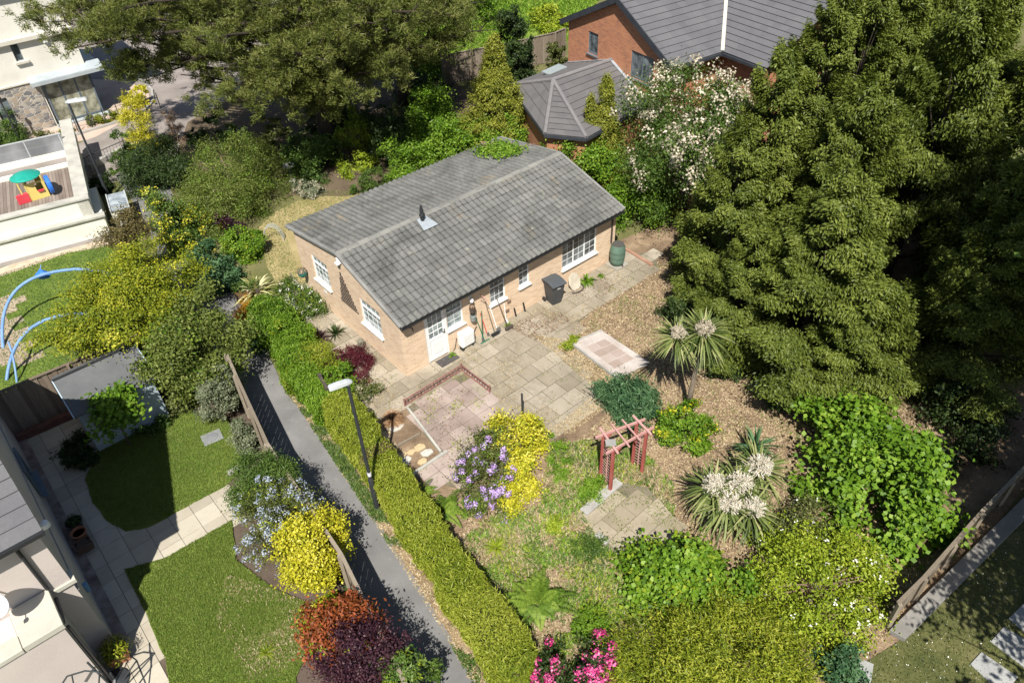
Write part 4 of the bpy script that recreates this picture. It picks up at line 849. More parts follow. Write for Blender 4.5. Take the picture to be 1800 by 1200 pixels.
def hedge(name, label, left, right, H, pal, n, leaf, asp, seed, bumpy=.05, round_=.25, mats=None):
    """clipped hedge between two plan lines: many small leaves over a rounded section, with a dense twiggy inside"""
    t = thing(name, label, "hedge", left[0]); o = np.array(left[0]); rg = np.random.default_rng(seed)
    Lp, Rp = np.array(left)-o, np.array(right)-o; seg = np.linalg.norm(np.diff((Lp+Rp)/2, axis=0), axis=1); cum = np.r_[0, np.cumsum(seg)]
    def at(s, a): return np.stack([np.interp(s, cum, a[:, 0]), np.interp(s, cum, a[:, 1])], -1)
    s = rg.uniform(0, cum[-1], n); s[:n//40] = rg.choice([0, cum[-1]], n//40); l, r = at(s, Lp), at(s, Rp); w = np.linalg.norm(r-l, axis=1); side = (r-l)/w[:, None]
    per = 2*(H*.92)+w; u = rg.random(n)*per; c = (l+r)/2
    off = np.where(u < H*.92, -w/2, np.where(u > H*.92+w, w/2, u-H*.92-w/2)); off[:n//40] = rg.uniform(-.5, .5, n//40)*w[:n//40]; z = np.where(u < H*.92, u+.04, np.where(u > H*.92+w, per-u+.04, H))
    e = np.maximum(0, np.abs(off)-(w/2-round_))/round_; z = np.where(z > H-round_, np.minimum(z, H-round_+round_*np.sqrt(np.maximum(0, 1-e*e*.9))), z)
    onside = (u < H*.92) | (u > H*.92+w); NN = np.concatenate([side*np.where(onside, np.sign(off), off/w*1.2)[:, None], np.where(onside, .25, 1.0)[:, None]], 1)
    D = np.concatenate([c, z[:, None]], 1); bz = lumps(rg, D, 9, 2.0)*bumpy+lumps(rg, D, 9, 7)*bumpy*.5
    P = np.concatenate([c+side*off[:, None], z[:, None]], 1)+nrm(NN)*(bz+rg.uniform(-.09, .03, n))[:, None]
    N = nrm(nrm(NN)*.7+rg.normal(size=(n, 3))*.75); T = nrm(NN)*.9+rg.normal(size=(n, 3))*.7
    ti = .46+lumps(rg, D, 8, 1.6)*.17+lumps(rg, D, 8, 5)*.07+(rg.random(n)-.5)*.5
    leaf_obj("foliage", P, N, leaf*rg.uniform(.6, 1.3, n), leaf*asp, ti, LM(pal), t, T, seed)
    kk = (lumps(rg, D, 9, 1.3)+lumps(rg, D, 9, 4)*.6) > 1.75; leaf_obj("dry_leaves", P[kk]+NN[kk]*.02, N[kk], leaf*1.05, leaf*asp*1.2, rg.random(kk.sum()), LM('bronze'), t, T[kk], seed+1)
    ks = rg.random(n) < .05; up_ = np.tile([0, 0, 1.], (ks.sum(), 1)); leaf_obj("shoots", P[ks]+NN[ks]*.05+up_*.05, rg.normal(size=(ks.sum(), 3)), leaf*2.2, leaf*.35, .5+rg.random(ks.sum())*.5, LM(pal), t, up_+rg.normal(size=(ks.sum(), 3))*.35, seed+2)
    m = MB(); k = max(6, int(cum[-1]/.5)); ss = np.linspace(0.3, cum[-1]-.45, k); l, r = at(ss, Lp), at(ss, Rp); vs = []
    for i in range(k):
        a, b = l[i]*.86+r[i]*.14, l[i]*.14+r[i]*.86; vs += [(*a, .02), (*a, H*.74), (*(a*.75+b*.25), H-.2), (*(a*.25+b*.75), H-.2), (*b, H*.74), (*b, .02)]
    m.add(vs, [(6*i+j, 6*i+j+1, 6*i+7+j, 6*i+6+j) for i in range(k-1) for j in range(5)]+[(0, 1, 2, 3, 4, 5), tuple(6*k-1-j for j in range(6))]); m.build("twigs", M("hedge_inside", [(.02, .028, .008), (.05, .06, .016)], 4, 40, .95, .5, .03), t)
    return t
hedge("clipped_hedge", "long neatly clipped lime green hedge beside the tarmac path", [(-5.85, 16.45), (-3.75, 13.0), (-3.2, 12.05), (-1.85, 9.75), (-.95, 8.25), (-.35, 7.75)], [(-5.15, 16.85), (-2.95, 13.5), (-2.35, 12.5), (-.95, 10.2), (.02, 8.85), (.25, 8.2)], 1.2, 'hedge', 105000, .07, .3, 41, .085)
hedge("loose_hedge", "overgrown yellow green privet hedge between the gate and the white flowered shrub", [(-9.5, 21.9), (-7.5, 18.35), (-6.1, 16.2)], [(-8.6, 22.3), (-6.6, 18.8), (-5.4, 16.8)], 1.05, 'bright', 60000, .075, .45, 42, .2, .35)

# ================================================================= OTHER BUILDINGS
SLATE = M("grey_slate", [(.065, .067, .075), (.10, .10, .11), (.13, .13, .138), (.17, .168, .172)], .6, 18, .8, .3, .008, tint=True)
def slope(name, parent, e0, e1, r0, r1, gauge, mat, amp=0, lip=.045, roll=.35, seed=1):
    """roof plane from an eave line e0-e1 to a ridge line r0-r1 (any trapezoid or triangle), laid in lapped courses"""
    e0, e1, r0, r1 = [np.array(p, float) for p in (e0, e1, r0, r1)]; N = np.cross(e1-e0, ((r0+r1)/2-(e0+e1)/2)); N /= np.linalg.norm(N)
    H = np.linalg.norm((r0+r1)/2-(e0+e1)/2); n = max(2, int(H/gauge)); m = MB(); rg = np.random.default_rng(seed)
    for j in range(n):
        a, b = j/n, (j+1.06)/n; b = min(b, 1)
        p0, p1, q0, q1 = e0+(r0-e0)*a, e1+(r1-e1)*a, e0+(r0-e0)*b, e1+(r1-e1)*b; k = max(1, int(np.linalg.norm(p1-p0)/roll))
        for i in range(k):
            u, v = i/k, (i+1)/k; t = .3+.4*rg.random(); A, B, C, D = p0+(p1-p0)*u, p0+(p1-p0)*v, q0+(q1-q0)*v, q0+(q1-q0)*u
            m.add([A+N*lip, B+N*lip, C+N*.006, D+N*.006], [(0, 1, 2, 3)], t); m.add([A-N*.03, B-N*.03, B+N*lip, A+N*lip], [(0, 1, 2, 3)], .02)
    return m.build(name, mat, parent)
# ---- rendered house in the near corner: gable wall along the garden, single storey wing in front
ho = thing("rendered_house", "pale rendered house with a slate roof corner and a coped flat roofed wing", "house", (-9.95, 9.49), .6905)
m = MB(); W2 = 5.6; E0, RG = 4.95, 7.7
m.box(-9, -.3, 0, .3, 0, E0); m.slab([(0, 0, 0), (0, W2, 0), (0, W2, E0), (0, W2/2, RG), (0, 0, E0)], .3); m.box(-9, -.3, W2-.3, W2, 0, E0); m.box(-9, 0, W2+.002, 9.3, 0, 4.2)
m.box(-.32, .012, -.012, .34, 2.62, E0-.12)
m.build("wall", PINKR, ho, 0)
m = MB(); m.box(-.28, .03, 2.32*0+.02, 9.3, 2.28, 2.33); m.build("string_course", M("band_shadow_gap", [(.28, .26, .25), (.36, .34, .32)], 2, 30, .9, .1), ho)
m = MB(); m.box(-9, .02, .3, 9.28, 0, .0+.24); m.build("plinth", M("grey_plinth", [(.30, .28, .27), (.40, .38, .36)], 2, 30, .9, .2), ho)
slope("roof", ho, (-9, -.28, E0-.24), (.16, -.28, E0-.24), (-9, W2/2, RG+.06), (.16, W2/2, RG+.06), .3, SLATE, seed=3); slope("roof", ho, (.16, W2+.28, E0-.24), (-9, W2+.28, E0-.24), (.16, W2/2, RG+.06), (-9, W2/2, RG+.06), .3, SLATE, seed=4)
m = MB(); m.box(-9, .17, -.38, -.28, E0-.32, E0-.22); m.build("gutter", BLACKP, ho)
m = MB(); m.tube([(-.42, -.08, E0-.3), (-.42, -.06, 2.9)], .04, 8); m.build("downpipe", BLACKP, ho)
m = MB(); m.lathe([(.02, 0), (.1, .03), (.09, .14), (.03, .18)], (.2, .12, 4.35), 14); m.box(.0, .2, .09, .15, 4.4, 4.46); m.build("wall_light", WHITE, ho, smooth=False)
m = MB(); m.box(-.36, .1, -.06, .3, 2.62, 2.74); m.build("corbel", M("pale_coping", [(.40, .385, .33), (.48, .465, .40), (.55, .53, .47)], 1.5, 30, .85, .2, .01), ho, .01)
m = MB(); m.box(-8.5, -.46, -1.1, -.012, 0, 2.72); m.build("front_wing", PINKR, ho)
m = MB(); m.box(-8.5, -1.22, -1.14, -.72, 2.73, 2.86); m.box(-1.2, -.42, -1.14, -.62, 2.735, 2.9); m.box(-1.2, -.42, -.6, -.03, 2.73, 2.88); m.build("coping", MC["pale_coping"], ho, .012)
m = MB(); m.box(-8.5, -1.25, -.70, -.03, 2.722, 2.73); m.build("flat_roof", PINKR, ho)
m = MB(); m.tube([(-.44, -.95, 2.7), (-.42, -.6, 2.6), (-.40, -.1, 2.55)], .045, 8); m.tube([(-.40, -1.0, 2.6), (-.40, -1.0, .1)], .035, 8); m.build("waste_pipe", M("dark_pipe", [(.05, .045, .05), (.08, .075, .08)], 3, 30, .5, 0), ho)
m = MB(); m.box(.002, .1, -.0+1.05, 1.22, .9, 1.15); m.build("meter_box", M("blue_box", [(.12, .25, .42), (.18, .33, .5)], 3, 20, .5, 0), ho, .02)
window(ho, 'x', .11, 5.0, 6.1, .9, 2.0, 1, 1, 1, 0, sgn=-1, fw=.07, mat=GREYW, bars=False)
window(ho, 'y', -1.16, -3.3, -1.75, .6, 2.0, 2, 1, 1, 0, mat=GREYW, bars=False)
t = thing("satellite_dish", "grey satellite dish on the front wall of the near rendered house", "satellite dish", P2(-1.25, -.3), .6905)
m = MB(); m.lathe([(.01, -.07), (.15, -.055), (.26, -.015), (.31, .01), (.30, .018), (.25, -.005), (.14, -.04), (.01, -.055)], (0, 0, 0), 22); o = m.build("dish", M("dish_grey", [(.45, .47, .49), (.58, .6, .62)], 3, 30, .5, 0), t, smooth=True); o.location = (0, -.22, 3.75); o.rotation_euler = (R(62), 0, R(-25))
m = MB(); m.tube([(0, .28, 3.8), (0, -.1, 3.75), (0, -.2, 3.75)], .02, 6); m.tube([(0, -.15, 3.6), (-.12, -.62, 3.68)], .012, 6); m.box(-.16, -.09, -.68, -.6, 3.65, 3.72); m.build("arm", BLACKP, t)

# ---- white decked terrace building
ta = atan2(.455, .89); tb = thing("terrace_building", "white rendered terrace block with stone coping and a timber roof deck", "building", (-17.22, 28.2), ta)
m = MB(); m.box(-9, .12, .04, 3.0, 0, 1.02); m.box(-9, -.18, .26, .56, 1.02, 1.84); m.box(-.62, -.18, .26, 9.3, 1.02, 1.84); m.box(-9, -.3, 3.0, 9.0, 0, 1.0); m.build("wall", OFFW, tb)
m = MB(); m.box(-9, .2, -.05, .27, 1.025, 1.13); m.box(-9, -.12, .2, .60, 1.845, 1.93); m.box(-.66, -.1, .602, 9.4, 1.85, 1.95); m.build("coping", COPING, tb, .012)
m = MB(); rr = random.Random(2)
for k in range(60): x = -8.8+k*.137; m.box(x, x+.128, .57, 5.6, 1.10, 1.135+rr.uniform(0, .004), rr.random())
m.build("deck", M("grey_deck", [(.12, .095, .08), (.21, .17, .145), (.30, .26, .23)], 3, 50, .85, .3, .01, (1, .3, 1), tint=True), tb)
m = MB(); m.box(-9, -.62, 5.6, 5.75, 1.0, 1.32); m.box(-9, -.62, 6.95, 7.1, 1.0, 1.32); m.build("kerb_upstand", OFFW, tb)
m = MB(); m.box(-9, -.62, 5.76, 6.94, 1.0, 1.08); m.build("walkway", DRIVE, tb)
m = MB(); m.box(-9, -.64, 7.0, 7.05, 1.4, 2.2); m.build("glass_balustrade", glass_mat("balustrade_glass", (.16, .17, .18), (.30, .31, .33), .6), tb)
m = MB(); m.beam((-9, 7.02, 2.22), (-.64, 7.02, 2.22), .06, .05)
for k in range(6): x = -.75-k*1.5; m.beam((x, 7.02, 1.3), (x, 7.02, 2.2), .05, .05)
m.build("handrail", LAMPM, tb)
m = MB(); m.box(-9, .14, -.02, .035, 0, .18); m.build("plinth", M("grey_plinth", [(.30, .28, .27)], 2), tb)
t = thing("glass_lean_to", "small glass roofed porch behind the bronze tree at the terrace corner", "porch", (-16.9, 28.55), ta); m = MB()
m.box(-.05, .7, .5, .56, 0, .8); m.box(.64, .7, .56, 1.9, 0, .8); m.build("wall", OFFW, t); m = MB(); m.slab([(-.05, .45, .84), (.75, .45, .84), (.75, 2.0, .92), (-.05, 2.0, .92)], .03); m.build("roof", glass_mat("porch_glass", (.2, .24, .27), (.4, .45, .5), 2), t)
m = MB(); [m.beam((x, .45, .87), (x, 2.0, .95), .05, .04) for x in (-.03, .73)]; m.build("frame", LAMPM, t)
# toy playhouse on the deck
tp = Vector((-20.7, 30.1)); t = thing("play_house", "toy playhouse with teal roof, yellow walls, red panels and a blue wheel", "playhouse", (tp.x, tp.y, 1.14), ta+.15); t.scale = (.84, .84, .84)
YEL = M("yellow_plastic", [(.62, .48, .12), (.72, .58, .2)], 3, 20, .5, 0); RED = M("toy_red", [(.55, .04, .06), (.68, .08, .1)], 3, 20, .5, 0); TEAL = M("toy_teal", [(.01, .24, .19), (.02, .34, .27)], 3, 20, .5, 0); BLUE = M("toy_blue", [(.02, .12, .55), (.04, .2, .68)], 3, 20, .45, 0)
m = MB(); m.wall('y', -.42, -.35, .55, 0, .95, [(.08, .42, .45, .85)], .05); m.wall('y', .42, -.35, .55, 0, .95, [(-.2, .2, .4, .85)], .05); m.box(-.35, -.3, -.37, -.15, 0, .95); m.box(-.35, -.3, .15, .37, 0, .95); m.box(.5, .55, -.37, .37, 0, .95)
for x in (-.62, -.35): m.beam((x, -.4, 0), (x, -.4, 1.2), .07, .07)
for y in (-.4, .4): m.beam((.5, y, .9), (.5, y, 1.2), .07, .07)
m.build("wall", YEL, t, .015)
m = MB(); m.lathe([(.72, 0), (.74, .03), (.62, .1), (.35, .2), (.1, .26), (.02, .27)], (-.12, 0, 1.18), 14); m.build("roof", TEAL, t)
m = MB(); m.box(-.95, -.36, -.46, -.38, 0, .5); m.slab([(-.98, -.44, .02), (-.4, -.46, .02), (-.4, -.42, .55), (-.9, -.40, .5)], .05); m.build("red_panel", RED, t, .02)
m = MB(); m.box(.1, .4, -.5, -.44, .38, .5); m.build("red_shelf", RED, t, .02)
m = MB(); m.tube([(.62, -.28, .55), (.82, -.28, .55)], .48, 24); m.tube([(.60, -.28, .55), (.84, -.28, .55)], .3, 18); o = m.build("blue_wheel", BLUE, t, .03)
# blue play arches in the far lawn
BLUET = M("blue_tube", [(.10, .20, .42), (.17, .30, .55), (.24, .38, .62)], 2, 25, .5, .1)
t = thing("swing_arch", "blue tubular arched swing frame standing on the walled lawn", "play frame", (-17.2, 20.0))
def bez(P, n=18):
    P = [np.array(p) for p in P]; return [(1-u)**3*P[0]+3*u*(1-u)**2*P[1]+3*u*u*(1-u)*P[2]+u**3*P[3] for u in np.linspace(0, 1, n)]
def arc3(a, b, c, d): return [tuple(np.array(p)-np.array([-17.2, 20.0, 0])) for p in bez((a, b, c, d))]
m = MB(); m.tube(arc3((-17.35, 19.24, 0.00), (-17.15, 20.50, 1.30), (-15.78, 20.35, 1.90), (-14.29, 20.27, 1.95)), .055, 10); m.tube(arc3((-14.29, 20.27, 1.95), (-13.02, 20.16, 1.90), (-12.36, 20.15, 1.20), (-12.94, 21.00, 0.00)), .055, 10); m.build("arch_tube", BLUET, t)
m = MB(); m.tube(arc3((-18.31, 20.97, 0.00), (-19.16, 23.27, 1.20), (-17.25, 22.95, 1.90), (-15.68, 22.94, 1.95)), .055, 10); m.tube(arc3((-15.68, 22.94, 1.95), (-14.31, 22.84, 1.90), (-13.65, 22.87, 1.20), (-14.29, 23.82, 0.00)), .055, 10); m.build("arch_tube", BLUET, t)
m = MB(); m.tube(arc3((-16.93, 19.10, 0.00), (-16.95, 19.48, 0.50), (-17.20, 20.04, 0.80), (-17.26, 20.11, 1.00)), .035, 8); m.build("stay_tube", BLUET, t)
t = thing("swing_bag", "crumpled blue fabric swing seat hanging from the farther blue arch", "swing", (-17.20, 23.22)); m = MB(); m.lathe([(.04, 0), (.2, .05), (.27, .16), (.2, .24), (.12, .3), (.02, .42)], (0, 0, 1.42), 12, sx=1.1, sy=.7); m.build("seat", BLUE, t)
m = MB(); m.beam((0, 0, 1.8), (.05, .1, 1.95), .03, .02); m.build("strap", BLUET, t)

# ---- shed
sh = thing("garden_shed", "pale blue timber shed with a grey felt roof in the corner of the lawn", "shed", (-12.78, 15.72), .6905)
SHB = M("pale_blue_boards", [(.24, .30, .36), (.33, .40, .46), (.42, .48, .53)], 2, 50, .8, .2, .01, tint=True); m = MB(); rr = random.Random(4)
SW, SD, SE, SR = 2.22, 1.85, 1.72, 2.12; sy = 1.42
for k in range(14): z = .05+k*.12; m.box(0, SW, -.0-.012*(k % 2), .05, z, min(SE, z+.118), rr.random()); m.box(SW-.05, SW+.012*(k % 2), .05, SD, z, min(SE, z+.118), rr.random()); m.box(-.012*(k % 2), .05, .05, SD, z, min(SE, z+.118), rr.random())
m.box(.05, SW-.05, SD-.05, SD, .05, SE)
for x in (.0, SW-.03): m.slab([(x+.03, 0, SE), (x+.03, SD, SE), (x+.03, sy, SR-.06)], .03)
m.build("wall", SHB, sh)
FELT = M("roof_felt", [(.075, .08, .085), (.115, .12, .125), (.155, .16, .16)], .9, 90, .95, .5, .01)
m = MB(); m.slab([(-.12, -.12, SE-.01), (SW+.12, -.12, SE-.01), (SW+.12, sy, SR), (-.12, sy, SR)], .04); m.slab([(SW+.12, SD+.1, SE+.16), (-.12, SD+.1, SE+.16), (-.12, sy, SR+.002), (SW+.12, sy, SR+.002)], .04); m.build("roof", FELT, sh)
m = MB(); m.beam((-.125, sy, SR+.012), (SW+.125, sy, SR+.012), .10, .02); m.build("ridge_strip", BLACKP, sh)
m = MB(); m.beam((SW+.13, -.12, SE-.04), (SW+.13, sy, SR-.03), .03, .09); m.beam((-.13, -.12, SE-.04), (-.13, sy, SR-.03), .03, .09); m.build("bargeboard", M("blue_trim", [(.32, .42, .52), (.42, .52, .6)], 3, 30, .6, 0), sh)
m = MB(); m.box(1.2, 1.95, -.035, -.015, .08, 1.6); d = m.build("door", SHB, sh, .004); m = MB(); m.box(1.25, 1.3, -.06, -.036, .8, .95); m.build("handle", STEEL, d)
m = MB(); m.box(.25, .95, -.03, -.014, .8, 1.4); m.build("window", GLASS, sh)

# ---- cream house beyond the driveway
ch = thing("cream_house", "cream rendered house with a stone base and a glazed sunroom", "house", (-22.7, 41.8), atan2(.6, .8))
m = MB(); m.wall('y', 0, -13, 0, 2.6, 4.56, [(-3.05, -2.68, 3.65, 4.5)], .15); m.wall('y', .03, -13, 0, 4.78, 8.0, (), .1); m.wall('x', 0, 0, 7, 0, 8.0, (), .1)
for k in [len(m.f)-1]: m.f[k] = m.f[k][::-1]
m.wall('y', 0, -2.75, -2.5, 0, 2.6); m.box(-13, -.02, .2, 7, 0, 7.9); m.build("wall", CREAM, ch)
m = MB(); m.box(-13, .05, -.22, .3, 4.56, 4.78); m.build("ledge", M("ledge_stone", [(.46, .43, .36), (.56, .53, .46), (.62, .6, .53)], 1.5, 30, .85, .2, .01), ch, .015)
m = MB(); m.box(-13, .8, -.9, 7.5, 8.0, 8.25); m.build("roof", M("dark_roof", [(.08, .08, .085), (.14, .14, .145)], 2, 30, .8, .2), ch)
STONE = stone_mat("rubble_stone", [(.12, .12, .13), (.22, .21, .20), (.34, .27, .20), (.42, .38, .32), (.17, .17, .19)], 3.4, (.44, .41, .36))
m = MB(); m.wall('y', -.06, -13, -2.72, 0, 2.52, [(-4.9, -4.25, .7, 2.1)], .2); m.box(-2.75, -2.6, -.06, .1, 0, 2.52); m.build("stone_base", STONE, ch)
m = MB(); m.box(-13, -2.55, -.12, .02, 2.525, 2.62); m.build("string_course", MC["ledge_stone"], ch, .01)
window(ch, 'y', .06, -3.05, -2.68, 3.65, 4.5, 1, 1, 1, 0, mat=GREYW, glass=GLASS, bars=False, sill=False)
m = MB(); m.box(-3.15, -2.5, -.14, .05, 3.52, 3.645); m.build("window_sill", MC["ledge_stone"], ch, .01)
window(ch, 'y', .0, -4.9, -4.25, .7, 2.1, 1, 1, 1, 0, mat=GREYW, glass=GLASS, bars=False)
m = MB(); m.box(-1.52, -1.3, -.14, -.004, 4.28, 4.44); m.box(-1.5, -1.32, -.16, -.1, 4.27, 4.33); m.build("vent_cowl", WHITE, ch, .02)
LEADC = M("grey_canopy", [(.27, .31, .335), (.36, .40, .425), (.42, .46, .48)], 1.5, 25, .6, .1)
m = MB(); m.slab([(-2.95, -.55, 2.62), (.75, -.55, 2.62), (.75, .15, 2.85), (-2.95, .15, 2.85)], .16); m.box(-2.95, .75, -.6, -.52, 2.42, 2.6); m.slab([(.1, .15, 2.85), (.75, -.55, 2.62), (.75, 3, 2.62), (.1, 3, 2.85)], .1); m.build("canopy", LEADC, ch)
window(ch, 'y', -.12, -2.42, .0, .12, 2.36, 3, 1, 1, 0, mat=GREYW, glass=BLIND, fw=.09, sill=False, name="glazed_doors", bars=False)
m = MB(); m.wall('x', .02, -.1, 3, .1, 2.4); m.f[-1] = m.f[-1][::-1]; m.build("side_glazing", GLASS, ch)
m = MB(); m.box(-2.55, .25, -.4, -.1, .0, .1); m.build("threshold", LEADC, ch)
t = thing("garden_railing", "thin black railing along the terrace of the cream house", "railing", (-22.7, 41.8), atan2(.6, .8))
for k in range(8): m = MB(); m.tube([(-2.6+k*.75, -1.8, 0), (-2.6+k*.75, -1.8, .95)], .025, 6); m.build("post", POLEM, t)
m = MB()
for z in (.3, .55, .8): m.tube([(-2.6, -1.8, z), (2.65, -1.8, z)], .008, 5)
m.build("wires", POLEM, t)
t = thing("driveway_gate", "low dark scrolled iron gate and wall at the end of the lane", "gate", (-20.14, 35.38), .62); m = MB(); m.beam((-1.0, 0, .55), (1.1, 0, .85), .03, .03); m.beam((-1.0, 0, .12), (1.1, 0, .12), .03, .03)
for k in range(14): m.beam((-1+k*.16, 0, .1), (-1+k*.16, 0, .55+.023*k), .014, .014)
m.build("bars", POLEM, t); 
for s in (-1.05, 1.15): m = MB(); m.beam((s, 0, 0), (s, 0, .95), .07, .07); m.build("post", POLEM, t)
m = MB(); K = [(-20.60, 34.63), (-20.12, 35.63), (-19.69, 36.41), (-18.90, 37.11)]
for i in range(3): m.beam((*K[i], .16), (*K[i+1], .16), .24, .34)
o = m.build("low_wall", KERBM, None, .01); tag(o, "low curved concrete wall edging the lane below the iron gate", "wall")
t = thing("garden_bollard_light", "slim dark garden light post standing in the bright box hedge", "garden light", (-25.75, 38.17)); m = MB(); m.tube([(0, 0, 0), (0, 0, 2.3)], .045, 8); m.build("post", POLEM, t); m = MB(); m.lathe([(.06, 0), (.09, .05), (.09, .2), (.03, .28)], (0, 0, 2.3), 10); m.build("lantern", POLEM, t)

# ---- red brick house and its hipped outbuilding
RB = brick_mat("red_brick", (.47, .175, .08), (.28, .09, .05), (.36, .25, .18), patch=(.55, .25, .12))
rb = thing("brick_house", "red brick house with a grey slate roof and dark bargeboards", "house", (7.37, 32.15), atan2(.5291, .8486))
ap, GZ, GE = 3.9, 6.84, 4.85
m = MB(); m.wall('x', .25, .55, 7.7, 0, 4.9, [(1.36, 2.9, 3.56, 4.78), (5.34, 6.1, 3.78, 4.83)], .1); m.poly([(.25, y, z) for y, z in [(.55, 4.9), (ap, 6.62), (7.7, 4.9)]][::-1])
m.wall('y', .55, .25, 16, 0, 4.9); m.poly([(.25, 7.7, 0), (16, 7.7, 0), (16, 7.7, 4.9), (.25, 7.7, 4.9)][::-1]); m.wall('x', 3.4, -2.4, .5, 0, 4.9); m.wall('y', -2.0, 3.4, 10, 0, 4.9); m.build("wall", RB, rb)
m = MB(); m.box(.5, .7, 1, 7.5, 3, 4.88); m.build("inner_wall", MC["dim_interior"], rb)
slope("roof", rb, (0, 0, GE), (16, 0, GE), (0, ap, GZ), (16, ap, GZ), .36, SLATE, roll=.4, seed=7); slope("roof", rb, (16, 8.1, GE), (0, 8.1, GE), (16, ap, GZ), (0, ap, GZ), .36, SLATE, roll=.4, seed=8)
# cross wing: its near slope meets the main slope in a valley
slope("wing_roof", rb, (3.05, .0, GE+.02), (3.05, -2.6, GE+.02), (7.0, ap, GZ+.02), (7.0, -2.6, GZ+.02), .36, SLATE, roll=.4, seed=9); o = rb.children[-1]
slope("wing_roof", rb, (10.9, -2.6, GE+.02), (10.9, .0, GE+.02), (7.0, -2.6, GZ+.02), (7.0, ap, GZ+.02), .36, SLATE, roll=.4, seed=10)
m = MB(); m.beam((3.05, .0, GE+.09), (7.0, ap, GZ+.10), .16, .02); m.build("valley_flashing", M("pale_valley", [(.45, .42, .36), (.58, .55, .50)], 3, 30, .7, 0), rb)
m = MB()
for x in (.02,): m.beam((x, 0, GE-.06), (x, ap, GZ-.06), .05, .26); m.beam((x, 8.1, GE-.06), (x, ap, GZ-.06), .05, .26)
m.beam((0, -.05, GE-.06), (3.0, -.05, GE-.06), .12, .12); m.beam((3.0, -.05, GE-.06), (3.0, -2.6, GE-.06), .12, .12); m.build("bargeboard", M("dark_trim", [(.025, .03, .04), (.05, .055, .065)], 3, 30, .6, 0), rb)
window(rb, 'x', .25, 1.36, 2.9, 3.56, 4.78, 2, 3, 1, 0, mat=GREYW, fw=.075); window(rb, 'x', .25, 5.34, 6.1, 3.78, 4.83, 1, 2, 1, 0, mat=GREYW, fw=.075)
gb = thing("hipped_outbuilding", "single storey outbuilding with a hipped slate roof joined to the brick gable", "outbuilding", (0, 0)); 
w4 = lambda s, z: (7.37-.5291*s+.8486*.24, 32.15+.8486*s+.5291*.24, z)
J, LW, RW = w4(4.26, 3.92), w4(7.69, 2.8), w4(1.45, 2.72)
AP, LE, F1, F2 = (2.40, 34.12, 3.75), (0.45, 36.32, 2.75), (1.83, 30.90, 2.65), (3.59, 30.34, 2.65)
GS = M("brown_slate", [(.07, .068, .073), (.105, .102, .106), (.135, .13, .13), (.18, .16, .14)], .7, 18, .85, .3, .008, tint=True)
slope("roof", gb, F2, RW, AP, J, .36, GS, roll=.4, seed=11); slope("roof", gb, F1, F2, AP, AP, .36, GS, roll=.4, seed=12); slope("roof", gb, LE, F1, AP, AP, .36, GS, roll=.4, seed=13); slope("roof", gb, LW, LE, J, AP, .36, GS, roll=.4, seed=14)
m = MB(); up = lambda p, d=.06: (p[0], p[1], p[2]+d)
for a, b in ((AP, LE), (AP, F1), (AP, F2), (AP, J)): m.tube([up(a, .05), up(b, .03)], .10, 8)
m.build("ridge_tiles", M("hip_tiles", [(.14, .135, .14), (.21, .20, .205)], 3, 25, .9, .2), gb)
m = MB(); m.beam(up(J), up(RW), .26, .02); m.beam(up(J), up(LW), .26, .02); m.build("flashing", LEAD, gb)
m = MB(); cx, cy = sum(p[0] for p in (LW, LE, F1, F2, RW))/5, sum(p[1] for p in (LW, LE, F1, F2, RW))/5
pl = [(p[0]+(cx-p[0])*.07, p[1]+(cy-p[1])*.07) for p in (LW, LE, F1, F2, RW)]
for i in range(4): a, b = pl[i], pl[i+1]; m.poly([(*a, 0), (*b, 0), (*b, 2.72), (*a, 2.72)])
m.build("wall", RB, gb)
m = MB(); 
for a, b in ((LE, F1), (F1, F2), (F2, RW)): m.beam(up(a, -.08), up(b, -.08), .1, .12)
m.build("gutter", MC["dark_trim"], gb)
m = MB(); q = np.array(AP)*.35+np.array(LE)*.3+np.array(LW)*.35; m.beam(up(tuple(q), .1), up(tuple(q+np.array([.9, .75, 0])), .16), .6, .06); m.build("skylight", M("skylight_glass", [(.22, .26, .27), (.34, .38, .38)], 2, 20, .2, 0), gb)
m = MB(); q = np.array(F2)*.35+np.array(J)*.4+np.array(RW)*.25; m.tube([tuple(q), tuple(q+np.array([0, 0, .3]))], .07, 8); m.build("vent_pipe", BLACKP, gb)

